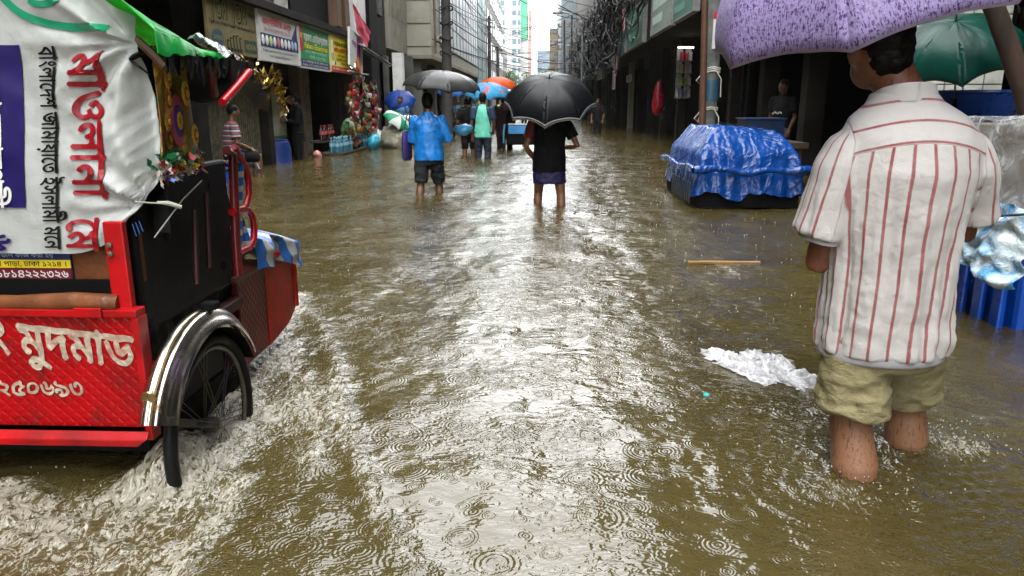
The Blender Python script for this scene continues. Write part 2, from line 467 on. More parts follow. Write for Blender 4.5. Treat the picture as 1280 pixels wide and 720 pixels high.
# ---------------------------------------------------------------- sign boards
def board(name, label, x, y0, y1, z0, z1, m, rz=PI/2, tilt=0.0, th=.05, cat='sign', frame=None, group=None):
    o = thing(name, label, cat, (x, (y0+y1)/2, z0), rz, group); o.rotation_euler = (tilt, 0, rz)
    w, h = abs(y1-y0), z1-z0
    MB().bb(-w/2, w/2, 0, th, 0, h).build('panel', m, o, smooth=False, bevel=.004)
    if frame:
        f = MB()
        for a, b_, c, d in ((-w/2-.03, -w/2-.001, -.03, h+.03), (w/2+.001, w/2+.03, -.03, h+.03), (-w/2, w/2, h+.001, h+.03), (-w/2, w/2, -.03, -.001)): f.bb(a, b_, -.012, th+.012, c, d)
        f.build('frame', frame, o, smooth=False)
    return o, w, h
def patch(o, x0, x1, z0, z1, m, name='printed_field', y=-.003):
    return MB().bb(x0, x1, y, y+.0025, z0, z1).build(name, m, o, smooth=False)
def ink(name, c): return M(name, c, .5, var=.1, bump=0)
INKW, INKK, INKR, INKY, INKN, INKG = ink('ink_white', (.7,.7,.68)), ink('ink_black', (.01,.01,.01)), ink('ink_red', (.5,.01,.015)), ink('ink_yellow', (.75,.6,.02)), ink('ink_navy', (.012,.018,.10)), ink('ink_green', (.02,.24,.06))
TANS = M('tan_sign', (.17,.135,.05), .6, dirt=.7, dirtcol=(.05,.04,.015), vs=2)
s, w, h = board('sign_board', 'tan sign board with dark green and black lettering above the green hood', -4.7, 10.86, 12.72, 1.86, 2.66, TANS)
for k, (ch, x) in enumerate((('J', -.80), ('O', -.62), ('M', -.42), ('J', -.05), ('O', .12), ('M', .33))):
    write(s, ch, x, .49, .36, INKK, -.005, .075, sx=.72)
    write(s, ch, x+.008, .495, .345, M('olive_ink', (.20,.20,.02), .5), -.009, .0, sx=.70)
write(s, 'ইলেকট্রনিকস', .60, .60, .10, INKK, -.006, .01, width=.30)
write(s, 'The World of Mobile Phone & Mobile Accessories Market', -.88, .39, .075, INKK, -.006, .012, width=1.75)
el = MB().lathe([(.20, 0), (.20, .003)], n=28); el.xf(Matrix.Translation((-.62, -.001, .2)) @ Matrix.Rotation(PI/2, 4, 'X') @ Matrix.Scale(.62, 4, (0, 1, 0))); el.build('oval_emblem', M('teal_ink', (.01,.07,.08), .5), s, smooth=False)
write(s, 'SAMSUNG', -.62, .175, .085, M('tan_ink', (.3,.25,.11), .5), -.007, .01, 'C', .33)
for k, hh in enumerate((.16, .2, .24, .25, .22)):
    p = patch(s, -.30+k*.12, -.22+k*.12, .04, .04+hh, INKK, 'phone_picture', -.006); 
    patch(p, -.285+k*.12, -.235+k*.12, .09, .02+hh, M('phone_screen', (.16,.15,.06), .4), 'screen', -.010)
patch(s, .38, .88, .06, .25, M('dark_green_ink', (.015,.05,.03), .5))
write(s, 'NOKIA', .63, .11, .12, M('tan_ink', (.3,.25,.11), .5), -.008, .015, 'C', .42)
WS = M('white_sign', (.50,.50,.49), .45, var=.06, dirt=.25, dirtcol=(.3,.29,.27))
s, w, h = board('sign_board', 'white sign with red heading and navy band of printed machines, right of the tan board', -4.66, 12.76, 14.76, 1.86, 2.62, WS, frame=M('white_metal', (.5,.5,.48), .4))
write(s, 'কম্পিউটার এন্ড', -.86, .575, .15, INKR, -.006, .018, width=1.5)
write(s, 'GENUINE COMPUTER & GLASS', -.80, .47, .08, M('ink_pink', (.42,.16,.18), .5), -.006, .01, width=1.35)
patch(s, -w/2+.01, w/2-.01, .205, .425, INKN)
mb = MB().prism([(.62, .427), (.95, .427), (.95, .72)], .002); o_ = mb.build('blue_corner', INKN, s, smooth=False, loc=(0, -.003, 0))
for k in range(10):
    c = [(.7,.7,.7), (.7,.7,.72), (.45,.6,.25), (.6,.62,.66), (.55,.14,.12), (.7,.7,.7), (.7,.7,.7), (.65,.68,.7), (.3,.38,.5), (.35,.45,.6)][k]
    e = MB().lathe([(.075, 0), (.06, .006), (.03, .008)], n=12); e.xf(Matrix.Translation((-.87+k*.19, -.004, .315)) @ Matrix.Rotation(PI/2, 4, 'X') @ Matrix.Scale(1.15, 4, (0, 1, 0)))
    e.build('machine_picture', ink('ink_m%d' % k, c), s)
write(s, 'R. Islam Courier Road Market (2nd Floor), Dhaka-1212', -.9, .13, .062, INKK, -.006, .006, width=1.75)
write(s, 'E-mail : bismaward2003@gmail.com', -.60, .05, .062, INKK, -.006, .006, width=1.1)
s, w, h = board('sign_board', 'green sign with white heading and yellow line over navy strip, between white and yellow signs', -4.66, 14.86, 16.92, 1.84, 2.62, M('green_sign', (.02,.23,.06), .45, var=.12), frame=M('white_metal', (.5,.5,.48), .4))
patch(s, -w/2+.01, -w/2+.2, .30, .775, INKR); write(s, 'দ', -w/2+.105, .52, .17, INKY, -.008, .02, 'C')
write(s, 'বরকত এন্টারপ্রাইজ', -.76, .50, .20, INKW, -.006, .02, width=1.68)
write(s, 'Fahara Enterprise', -.72, .365, .15, INKY, -.006, .022, width=1.6)
write(s, 'এখানে সকল প্রকার মাল', -.74, .265, .09, M('ink_mint', (.3,.65,.5), .5), -.006, .01, width=1.55)
write(s, 'পাইকারী ও খুচরা বিক্রয়', -.45, .175, .085, M('ink_mint', (.3,.65,.5), .5), -.006, .01, width=1.15)
patch(s, -w/2+.01, w/2-.01, .005, .145, INKN)
write(s, '৮০, নবাবপুর রোড, ঢাকা-১১০০', -.9, .09, .055, INKW, -.007, .005, width=1.75)
write(s, 'Mobile : 01711-468590, 01915-446580', -.9, .025, .05, INKW, -.007, .005, width=1.75)
s, w, h = board('sign_board', 'yellow sign with black and red lettering above a red strip, last of the row', -4.64, 16.98, 18.8, 1.83, 2.62, M('yellow_sign', (.66,.58,.02), .45, var=.08))
for z in (.56, .43):
    e = MB().lathe([(.08, 0), (.08, .003)], n=16); e.xf(Matrix.Translation((-.78, -.001, z+.05)) @ Matrix.Rotation(PI/2, 4, 'X')); e.build('round_emblem', INKW, s, smooth=False)
write(s, 'MADINA ENTERPRISE', -.66, .58, .12, INKK, -.006, .02, width=1.45)
write(s, 'মদিনা এন্টারপ্রাইজ', -.66, .44, .13, INKR, -.006, .02, width=1.42)
for k, (tx, x, z) in enumerate((('সকল প্রকার মোবাইল', -.35, .34), ('ইলেকট্রনিক মালামাল', -.45, .25), ('বিক্রয় করা হয়', -.1, .17))): write(s, tx, x, z, .075, INKK, -.006, .008, width=.9 if k else 1.0)
patch(s, -.85, -.65, .25, .40, ink('ink_grey', (.35,.35,.33))); patch(s, -.85, -.45, .145, .225, INKW); patch(s, -.62, -.52, .15, .22, INKK, 'printed_field', -.006)
patch(s, -w/2+.005, w/2-.005, .005, .125, INKR); write(s, 'মোবাইল : ০১৭১১৩৩৯৫', -.8, .045, .06, INKW, -.007, .006, width=1.5)
# pink cloth banner, tall poster, awning
def cloth_quad(pts, amp, seed=0, nu=12, nv=12, th=.004):
    a, b_, c, d = [Vector(p) for p in pts]
    def f(u, v):
        p = (a*(1-u)+b_*u)*(1-v)+(d*(1-u)+c*u)*v
        n_ = (b_-a).cross(d-a).normalized()
        return p+n_*amp*(nz(u*3+seed, v*3, seed)+.5*nz(u*7+seed, v*6))
    return MB().grid(f, nu, nv, th)
PINK = M('pink_cloth', (.48,.03,.075), .6, var=.3, vs=8)
bn = cloth_quad([(-4.3,17.84,3.36),(-4.3,19.55,2.89),(-4.3,19.05,2.45),(-4.3,18.05,2.80)], .03, 2).build('cloth_banner', PINK); tag(bn, 'small crimson cloth banner hanging aslant above the yellow sign', 'banner')
s, w, h = board('poster_board', 'tall white and purple poster hung right of the yellow sign', -4.35, 17.5, 18.75, 1.9, 2.75, WS, cat='poster'); s.rotation_euler = (0, R(9), PI/2)
patch(s, .0, .35, .15, .75, M('ink_purple', (.19,.012,.16), .5)); patch(s, -.1, .34, .0, .2, INKR, y=-.006)
e = MB().lathe([(.14, 0), (.14, .003)], n=20); e.xf(Matrix.Translation((.15, -.007, .2)) @ Matrix.Rotation(PI/2, 4, 'X')); e.build('round_emblem', M('ink_orange', (.7,.28,.03), .5), s, smooth=False)
write(s, 'অফার', -.25, .5, .17, M('ink_purple', (.19,.012,.16), .5), -.006, .02, 'C', .4)
aw = thing('awning', 'grey sheet metal awning sloping off the stall towards the street', 'awning', (-4.4, 20, 2.35))
MB().grid(lambda u, v: (-.5+.75*v, -1.7+3.2*u, .38-.30*v-.25*u+.012*math.sin(u*70)), 60, 3, .006).build('sheet', M('awning_sheet', (.2,.2,.19), .45, .5, dirt=.5), aw)
MB().tube([(.2, -1.7, .05), (.2, 1.5, -.2)], .02).build('front_rail', STEEL, aw)
bulb = thing('light_bulb', 'round white bulb hanging beside the purple poster', 'bulb', (-4.4, 17.95, 2.0))
MB().ball((0,0,0), .07).build('glass_bulb', emit('bulb_glow', (1,.95,.85), 1.3), bulb); MB().lathe([(.02,.065),(.03,.07),(.03,.13),(.01,.14)]).build('socket', BLACK, bulb); MB().tube([(0,0,.14),(0,0,.7)], .006, 5).build('wire', CABLE, bulb)
# air conditioner above the white sign
ac = thing('air_conditioner', 'weathered outdoor air conditioner unit above the white sign', 'air conditioner', (-4.75, 13.9, 2.8))
MB().bb(-.3, .02, -.9, .65, 0, .75).build('casing', M('ac_casing', (.36,.34,.29), .5, dirt=.5), ac, smooth=False, bevel=.015)
gr = MB()
for k in range(9): gr.bb(.021, .035, -.85, -.15, .05+k*.075, .062+k*.075)
for k in range(8): gr.bb(.036, .044, -.85+k*.095, -.84+k*.095, .04, .70)
gr.build('grille', STEEL, ac, smooth=False); MB().bb(.0205, .024, -.86, -.14, .03, .71).build('fan_opening', BLACK, ac, smooth=False)

# ---------------------------------------------------------------- narrow building with the pale strip
t = thing('narrow_building', 'narrow dark building with one white painted strip, beyond the yellow sign', 'building', (-5.2, 23, ROAD))
P(MB().bb(-5, 0, -2.95, 2.9, 3.0, 14), 'upper_wall', SHADEP, t); P(MB().bb(-5, -2.5, -2.95, 2.9, 0, 2.99), 'back_wall', BLACK, t)
P(MB().bb(.004, .2, -2.2, -.8, 3.05, 9), 'white_strip', WHITEP, t); P(MB().bb(0, .25, -2.9, -2.5, -.1, 3.1), 'pillar', MAROON, t); P(MB().bb(.0, .3, -.75, .3, -.1, 9), 'pillar', BLACK, t)
P(MB().bb(0, .12, .9, 1.15, -.1, 2.99), 'pillar', WHITEP, t); P(MB().bb(0, .12, 2.3, 2.7, -.1, 2.99), 'pillar', CONC, t)
for z in (4.2, 6.4): P(MB().bb(.004, .05, .8, 2.3, z, z+1.3), 'window', GLASSD, t)

# ---------------------------------------------------------------- cream panelled building
t = thing('panelled_building', 'cream building with louvred bay, panelled corner and long blue glass front', 'building', (-5.3, 38, ROAD)); z0 = 3.3
P(MB().bb(-6, 0, -11.9, 14, z0-.05, 16), 'core_wall', CREAMD, t)
P(MB().bb(-6, -1.5, -11.9, 14, -.1, z0-.06), 'recess_wall', SHADEP, t)
P(MB().bb(.002, .12, -11.8, -8.05, z0+.0, z0+1.1), 'spandrel', CREAMD, t)
lv = P(MB().bb(.002, .05, -11.6, -8.1, z0+1.1, z0+3.6), 'louvre_bay', FROST, t)
for k in range(9): P(MB().bb(.052, .14, -11.6+k*.43, -11.5+k*.43, z0+1.1, z0+3.6), 'mullion', CREAMD, lv)
P(MB().bb(.002, .5, -11.85, -8.1, z0+3.65, z0+3.8), 'canopy_slab', CONC, t)
P(MB().bb(.0, 1.06, -8.0, 14, z0, 16), 'corner_block', CREAM, t)
for k in range(7): P(MB().bb(.03, 1.03, -8.02, -8.001, z0+.3+k*.85, z0+.33+k*.85), 'panel_joint', CONC, t)
P(MB().bb(-.03, 1.09, -8.03, 14, z0-.14, z0-.002), 'edge_band', CREAMD, t)
gl = P(MB().bb(1.062, 1.09, -5.5, 13.8, z0+.55, 12.2), 'curtain_glass', GLASSB, t)
for k in range(13): P(MB().bb(1.092, 1.105, -5.5+k*1.6, -5.45+k*1.6, z0+.55, 12.2), 'mullion', CREAMD, gl)
for k in range(9): P(MB().bb(1.106, 1.115, -5.5, 13.8, z0+.55+k*1.05, z0+.58+k*1.05), 'transom', CREAMD, gl)
for y, m in ((-11.6, WHITEP), (-9.7, CONC), (-7.5, CONC2), (-3.5, CONC), (1, CONC2), (5.5, CONC), (10, CONC2), (13.5, CONC)): P(MB().bb(.2, .55, y, y+.4, -.1, z0-.15), 'column', m, t)
for y in (-6, -1.5, 3, 8): P(MB().bb(-.8, -.75, y, y+2.6, 0, 2.6), 'shutter', M('shop_shutter', (.12,.14,.15), .5, .4, dirt=.6), t)
dp = thing('drain_pipe', 'dark bent drain pipe down the panelled corner of the cream building', 'pipe', (-4.15, 30.5, 3))
MB().tube([(.1,-.65,3.6),(.08,-.66,2),(.09,-.65,.9),(.09,-.62,.02)], .05).build('pipe', IRON, dp); MB().tube([(.09,-.65,.5),(.25,.6,.9),(.3,1.2,1.2)], .035).build('branch', IRON, dp)
# teal column and next buildings
t = thing('glass_tower', 'narrow teal glass stair tower past the cream building', 'building', (-4.6, 56, ROAD))
P(MB().bb(-4, .35, -3.9, 3.9, 0, 15), 'glass_wall', TEALG, t)
for k in range(10): P(MB().bb(.352, .38, -3.9, 3.9, 1+k*1.4, 1.08+k*1.4), 'transom', M('teal_frame', (.03,.12,.12), .5), t)
for y in (-3.9, 0, 3.8): P(MB().bb(.381, .4, y, y+.1, 0, 15), 'mullion', M('teal_frame', (.03,.12,.12), .5), t)
t = thing('office_building', 'grey office block with rows of pale windows past the teal tower', 'building', (-4.6, 78, ROAD))
P(MB().bb(-5, 0, -17.5, 16, 0, 12.5), 'wall', CONC2, t)
for z in range(4):
    for k in range(8): P(MB().bb(.004, .06, -16+k*4, -13.4+k*4, 3+z*2.4, 4.5+z*2.4), 'window', GLASSB, t)
t = thing('office_building', 'low distant grey block at the far left of the street end', 'building', (-5.5, 112, ROAD))
P(MB().bb(-5, 0, -17, 16, 0, 9.5), 'wall', CONC2, t)
for z in range(3):
    for k in range(7): P(MB().bb(.004, .06, -15+k*4.4, -12.6+k*4.4, 2.5+z*2.4, 4+z*2.4), 'window', GLASSD, t)
# far white tower
t = thing('apartment_tower', 'tall white apartment tower with one green strip closing the street', 'building', (-5.7, 155, ROAD))
P(MB().bb(-3.7, 1.9, -5, 8, 0, 42), 'white_wall', TOWERW, t); P(MB().bb(1.905, 3.1, -4.8, 8, 13.5, 42), 'green_strip', TOWERG, t)
P(MB().bb(1.905, 3.35, -4.4, 8, 0, 13.48), 'white_wing', TOWERW, t); P(MB().bb(3.36, 3.9, -4.2, 8, 0, 19), 'pink_edge', TOWERP, t)
for z in range(13):
    for x in (-2.0, .25): P(MB().bb(x, x+.75, -5.06, -5.003, 2.2+z*1.75, 3.1+z*1.75), 'window', M('tower_window', (.05,.11,.13), .4), t)
    P(MB().bb(1.35, 1.8, -5.06, -5.003, 2.2+z*1.75, 3.1+z*1.75), 'window', M('tower_window', (.05,.11,.13), .4), t)
t = thing('glass_building', 'pale blue glass building beside the tower, far end', 'building', (.9, 165, ROAD))
P(MB().bb(-1.6, 1.5, -4, 5, 0, 12.2), 'wall', PALEBL, t)
for k in range(9): P(MB().bb(-1.5, 1.4, -4.05, -4.003, 1+k*1.25, 1.35+k*1.25), 'window_band', M('pale_band', (.22,.27,.30), .4), t)
t = thing('tan_building', 'slim tan plaster building right of the street end', 'building', (1.75, 92, ROAD))
P(MB().bb(-.65, 2.5, -2, 4, 0, 9.3), 'wall', TANB, t); P(MB().bb(-.7, 2.55, -2.05, 4, 9.305, 9.9), 'parapet', CONC2, t)
for z in range(5):
    for x in (-.45, .2): P(MB().bb(x, x+.4, -2.05, -2.003, 1.8+z*1.5, 2.7+z*1.5), 'window', GLASSD, t)
# hazy trees at street end
LEAF = M('leaf', (.05,.085,.035), .7, var=.5, vs=2, bump=0); BARK = M('bark', (.06,.045,.03), .9)
def tree(label, x, y, h, r, seed):
    rng = random.Random(seed); o = thing('tree', label, 'tree', (x, y, ROAD), group='trees at the street end')
    tr = MB().tube([(0,0,0),(.1,0,h*.3),(0,.1,h*.55),(.1,0,h*.8)], [.22,.18,.13,.04], 8)
    for k in range(6):
        a = rng.uniform(0, 6.28); tr.tube([(0,0,h*rng.uniform(.3,.55)),(r*.5*math.cos(a), r*.5*math.sin(a), h*.65),(r*.8*math.cos(a), r*.8*math.sin(a), h*.8)], [.09,.06,.02], 6)
    tr.build('trunk', BARK, o)
    c = MB()
    cl = [(rng.uniform(-r,r)*.8, rng.uniform(-r,r)*.8, h*rng.uniform(.5,.95), r*rng.uniform(.25,.5)) for _ in range(16)]
    for k in range(1500):
        q = rng.choice(cl); d = Vector((rng.gauss(0,1), rng.gauss(0,1), rng.gauss(0,1))).normalized()*q[3]*rng.uniform(.5,1.05)
        p = Vector(q[:3])+d; a = Vector((rng.gauss(0,1), rng.gauss(0,1), rng.gauss(0,1))).normalized()*.2; b_ = a.cross(d).normalized()*.12
        c.add([p-a, p+b_, p+a, p-b_], [(0,1,2,3)])
    c.build('crown', LEAF, o, smooth=False, recalc=False)
tree('round leafy tree in haze, left of the pair of distant trees', -3.2, 128, 6.5, 2.4, 1)
tree('taller leafy tree in haze below the pale blue building', .4, 134, 7.4, 2.6, 2)

# ---------------------------------------------------------------- right row
X2 = 4.3
t = thing('shop_building', 'dark right hand shop row with deep open shop behind the tarpaulin cart', 'building', (X2, 9, ROAD))
P(MB().bb(-1.05, 6, -6.5, 7.2, 3.3, 12.6), 'upper_wall', SHADEP, t); P(MB().bb(2.6, 2.8, -6.5, 7.2, -.1, 3.29), 'back_wall', BLACK, t)
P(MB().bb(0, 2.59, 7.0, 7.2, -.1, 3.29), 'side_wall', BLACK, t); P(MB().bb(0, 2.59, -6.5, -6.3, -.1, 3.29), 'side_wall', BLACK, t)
for y, m in ((-6.1, SHADEP), (3.2, SHADEP), (5.6, SHADEP)): P(MB().bb(-.1, .2, y, y+.3, -.1, 3.29), 'pillar', m, t)
for k, z in enumerate((.9, 1.4, 1.9, 2.4)): P(MB().bb(2.0, 2.58, -4.5, 5, z, z+.03), 'shelf', WOODD, t)
rng = random.Random(3)
for k in range(70):
    z = rng.choice((.93, 1.43, 1.93, 2.43)); y = rng.uniform(-4.2, 4.8); w_ = rng.uniform(.06, .22); hh = rng.uniform(.1, .38)
    c = rng.choice(((.05,.06,.05),(.03,.05,.08),(.10,.09,.07),(.02,.07,.05),(.08,.03,.02),(.12,.12,.11)))
    o = MB().bb(-.12, .12, -w_/2, w_/2, 0, hh).build('carton', M('carton_%d' % (int(c[0]*100)*7+int(c[1]*100)), c, .6), None, smooth=False, loc=(X2+2.2, 9+y, ROAD+z))
    tag(o, 'dim carton standing on the shelves in the dark right hand shop', 'carton', 'cartons on the dark shop shelves')
tp = thing('tiled_pillar', 'white tiled pillar showing between the bare neck and the green umbrella', 'pillar', (3.25, 6.2, ROAD))
MB().bb(-.35, .4, 0, .5, 0, 3.25).build('core', CONC2, tp, smooth=False)
tl = MB()
for i in range(5):
    for k in range(18): tl.bb(-.345+i*.15, -.352+i*.15+.145, -.014, -.001, .02+k*.175, .02+k*.175+.165)
tl.build('tiles', M('white_tile', (.55,.56,.50), .3, dirt=.4), tp, smooth=False, bevel=.003)

t = thing('shop_building', 'dark right hand row under green and grey sign boards, beyond the concrete pole', 'building', (X2, 30, ROAD))
P(MB().bb(-1.05, 6, -13.7, 14, 3.3, 14), 'upper_wall', SHADEP, t); P(MB().bb(1.4, 1.6, -13.7, 14, -.1, 3.29), 'back_wall', BLACK, t)
for k in range(9): P(MB().bb(-.15, .1, -13.2+k*3.2, -12.95+k*3.2, -.1, 3.29), 'pillar', (SHADEP, SHADEP, CREAMD, SHADEP)[k % 4] if k > 3 else SHADEP, t)
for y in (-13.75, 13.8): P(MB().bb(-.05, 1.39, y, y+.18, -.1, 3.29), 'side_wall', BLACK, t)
for k in range(6):
    f = P(MB().bb(-1.09, -1.055, -12+k*4.4, -10+k*4.4, 5.6, 7.2), 'window', WOODD, t); P(MB().bb(-1.10, -1.092, -11.9+k*4.4, -10.1+k*4.4, 5.7, 7.1), 'pane', GLASSD, f)
t = thing('shop_building', 'far right hand row of grimy two storey shops behind the hanging cables', 'building', (X2-.3, 58, ROAD))
P(MB().bb(-.6, 6, -13.9, 18, 3.3, 12), 'upper_wall', CONC, t); P(MB().bb(1.0, 1.2, -13.9, 18, -.1, 3.29), 'back_wall', BLACK, t)
for y in (-13.88, 17.8): P(MB().bb(-.05, .99, y, y+.18, -.1, 3.29), 'side_wall', BLACK, t)
for k in range(10): P(MB().bb(-.15, .1, -13.5+k*3.3, -13.2+k*3.3, -.1, 3.29), 'pillar', (SHADEP, CONC)[k % 2], t)
for k in range(7): P(MB().bb(-.64, -.603, -13+k*4.4, -10.6+k*4.4, 4.6, 6.4), 'window', GLASSD, t)
plain_block('concrete_building', 'tall blue grey building rising behind the street lamp', 2.0, 8, 77, 100, 12.5, M('bluegrey_wall', (.12,.145,.16), .6, var=.2, vs=.5))

# right hand sign boards, cases and posters
GS = [('green sign board hanging nearest on the right, over the shop eave', 3.12, 16.2, 18.6, 3.0, 3.75, (.02,.10,.075)),
      ('pale grey green sign board on white posts, second on the right', 3.12, 19.0, 22.2, 3.0, 4.1, (.15,.19,.17)),
      ('dark green sign board with light upper half, third on the right', 3.12, 24.0, 28.4, 3.0, 4.2, (.02,.095,.06)),
      ('blue grey sign board left of the dark green one', 3.12, 28.8, 31.5, 3.0, 4.0, (.05,.10,.14)),
      ('weathered grey sign board below the cable tangle', 3.12, 32, 36, 2.75, 3.6, (.16,.17,.16)),
      ('tan sign board high among the cables', 3.12, 36, 41, 5.2, 6.3, (.30,.26,.10)),
      ('pale blue sign board high at the far right end of the cables', 3.3, 44, 49, 5.4, 6.6, (.14,.26,.33)),
      ('yellowish square sign box under the cables, far right', 3.3, 41, 45, 2.5, 3.3, (.22,.23,.15))]
for k, (lab, x, y0, y1, z0, z1, c) in enumerate(GS):
    s, w, h = board('sign_board', lab, x, y0, y1, z0, z1, M('rsign_%d' % k, c, .5, dirt=.5, vs=2), rz=-PI/2, frame=M('sign_rim', (.2,.2,.19), .5), th=.12)
    if k in (0, 1, 2, 4): patch(s, -w*.42, w*.42, h*.55, h*.86, M('rsign_l%d' % k, tuple(min(.5, q*2.2+.03) for q in c), .5, dirt=.4)); patch(s, -w*.42, w*.1, h*.2, h*.4, M('rsign_l%d' % k, c, .5))
    if k == 3: patch(s, -w*.4, w*.4, h*.1, h*.35, M('rsign_l3', (.1,.18,.22), .5))
for k, (lab, px, py, x, w_, hh, c) in enumerate((('red and white poster tied high beside the green signs', 779, 25, 3.0, .9, .75, (.5,.02,.03)), ('small red poster hanging under the eave', 769, 83, 3.0, .9, .7, (.45,.02,.02)), ('long white edged dark red poster under the small red one', 767, 100, 3.05, 1.0, .75, (.2,.01,.03)), ('faint red board in the dark right shops', 786, 98, 4.0, 1.9, .3, (.12,.01,.01)))):
    q = atX(px, py, x); s, w, h = board('poster_board', lab, x, q.y-w_/2, q.y+w_/2, q.z-hh/2, q.z+hh/2, WS, rz=-PI/2, th=.02, cat='poster')
    patch(s, -w*.4, w*.4, h*.06, h*.94, M('poster_%d' % k, c, .5))
    if k < 2: write(s, 'অ', 0, h*.3, h*.55, INKW, -.007, .02, 'C')
# lit display shelf, red bag
ls = thing('display_shelf', 'lit white shelf of small packs inside the dark right shop', 'shelf', (4.12, 22.3, ROAD))
MB().bb(-.24, .24, .2, .24, 1.6, 2.98).build('back_panel', WHITEP, ls, smooth=False)
for x in (-.24, 0, .24): MB().bb(x-.012, x+.012, -.05, .2, 1.6, 2.98).build('upright', BLACK, ls, smooth=False)
for z in (1.62, 1.95, 2.29, 2.63): MB().bb(-.24, .24, -.06, .2, z, z+.02).build('shelf_plate', STEEL, ls, smooth=False)
MB().tube([(-.22, -.14, 3.0), (.22, -.14, 3.0)], .02).build('tube_light', emit('tube_glow', (1,.97,.92), 3.5), ls)
for i, z in enumerate((1.64, 1.97, 2.31, 2.65)):
    for k in range(4):
        c = [(.15,.18,.3), (.35,.5,.05), (.6,.55,.35), (.55,.04,.06)][i] if k % 3 else (.6,.6,.58)
        o = MB().bb(-.045, .045, -.06, .06, 0, .20+.03*(k % 2)).build('pack', M('pack_%d%d' % (i, bool(k % 3)), c, .5), None, smooth=False)
        o.location = (4.12-.18+k*.118, 22.35, ROAD+z); tag(o, 'small pack on the lit shelf of the dark shop', 'pack', 'packs on the lit shelf')
rbag = MB()
rbag.zloft([(0,0,-.62,.03,.03),(0,.02,-.5,.16,.12),(.01,0,-.3,.21,.17),(0,0,-.05,.19,.15),(0,.01,.2,.14,.1),(0,0,.38,.07,.06),(0,0,.5,.02,.02)], 20); rough_up(rbag, .05, 6, 2)
o = rbag.build('plastic_bag', M('red_plastic', (.30,.008,.02), .25, var=.4, vs=9, bump=.4, bs=16, bd=.02)); o.location = (3.9, 25.4, 1.38); tag(o, 'shiny red plastic bag hanging in the dark right shop front', 'bag')

# poles
def pole(name, label, x, y, h, r0, r1, m, lean=(0,0), group=None, cat='pole'):
    o = thing(name, label, cat, (x, y, ROAD), group=group)
    MB().tube([(0,0,0),(lean[0]*.5, lean[1]*.5, h*.5),(lean[0], lean[1], h)], [r0,(r0+r1)/2,r1], 14).build('shaft', m, o); return o
p1 = pole('utility_pole', 'grey concrete utility pole tied with white rope, right side', 2.80, 12.7, 9, .125, .10, M('pole_concrete', (.13,.14,.13), .8, dirt=.5))
ROPE = M('white_rope', (.55,.53,.47), .8)
for z, n_ in ((1.95, 3), (1.35, 2)):
    rp = MB()
    for k in range(n_): rp.tube([(.132*math.cos(a), .132*math.sin(a), z+.03*k+.01*math.sin(3*a)) for a in np.linspace(0, 2*PI, 18, endpoint=False)], .012, 6, closed=True)
    rp.tube([(-.12,-.12,z+.03),(-.2,-.14,z-.06),(-.26,-.1,z-.14),(-.2,-.12,z-.2),(-.14,-.15,z+.02)], .011, 6); rp.tube([(.05,-.16,z),(.12,-.18,z-.12),(.13,-.17,z-.4)], .010, 6)
    rp.build('rope', ROPE, p1)
MB().lathe([(.129,1.5),(.129,1.82)], n=20).build('blue_wrap', M('blue_wrap', (.03,.10,.16), .4), p1)
MB().bb(-.05, .05, -.145, -.13, 2.3, 2.75).build('notice', WHITEP, p1, smooth=False); MB().bb(-.05, .05, -.147, -.131, 2.76, 2.86).build('red_notice', INKR, p1, smooth=False)
pole('bamboo_pole', 'slim brown wooden pole leaning beside the concrete one', 2.66, 12.3, 3.1, .06, .05, M('bamboo', (.09,.04,.02), .6), (-.12, 0))
def upole(label, x, y, h, r, arms=2, m=IRON, lean=(0,0)):
    o = pole('utility_pole', label, x, y, h, r, r*.7, m, lean)
    for k in range(arms):
        z = h-.35-k*.55; MB().bb(-.45, .45, -.03, .03, z, z+.06).build('cross_arm', IRON, o, smooth=False)
        for x_ in (-.4, -.15, .15, .4): MB().lathe([(.02,0),(.045,.03),(.025,.06),(.04,.09),(.02,.13)], (x_, 0, z+.06), 8).build('insulator', M('insulator', (.10,.06,.04), .3), o)
    return o
POLE_D = M('pole_dark', (.035,.033,.03), .8)
o = upole('thick dark utility pole wound with cables before the blue glass front', -2.98, 24.5, 9.5, .17, 1, POLE_D)
for k in range(9): MB().tube([(.2*math.cos(a)*1.05, .2*math.sin(a), 3+k*.45+.06*math.sin(2*a+k)) for a in np.linspace(0, 2*PI, 14, endpoint=False)], .022, 6, closed=True).build('cable_coil', CABLE, o)
o = upole('dark utility pole before the office block, first of the far pair', atY(612, 100, 62).x, 62, 8.2, .17, 2, POLE_D)
MB().bb(-.3, .3, -.35, .1, 2.2, 3.4).build('transformer_box', BLACK, o, smooth=False)
o = upole('shorter dark utility pole, second of the far pair', atY(622, 100, 66).x, 66, 6.2, .16, 1, POLE_D)
MB().bb(-.25, .25, -.3, .1, 1.8, 2.9).build('junction_box', BLACK, o, smooth=False)
o = upole('leaning utility pole carrying insulators at the far right', atY(709, 60, 40).x-.05, 40, 5.6, .06, 3, POLE_D, (-.12, 0))
upole('plain thin utility pole at the far right', atY(716, 60, 40).x, 40.6, 5.9, .06, 0, POLE_D, (-.05, 0))
lm = thing('street_lamp', 'street lamp on a curved arm over the far right pavement', 'lamp', (2.2, 41, ROAD))
MB().tube([(0,0,0),(0,0,4.6),(-.05,0,5.3),(-.3,0,5.75),(-.8,0,6.05),(-1.15,0,6.12)], [.07,.06,.05,.045,.04,.035], 10).build('pole_arm', STEEL, lm)
MB().zloft([(-1.3,0,6.02,.30,.10),(-1.3,0,6.10,.28,.11),(-1.28,0,6.18,.16,.07)], 14).build('lamp_head', STEEL, lm); MB().zloft([(-1.32,0,5.985,.16,.07),(-1.32,0,6.018,.24,.085)], 12).build('lamp_glass', M('lamp_glass', (.5,.5,.48), .3), lm)

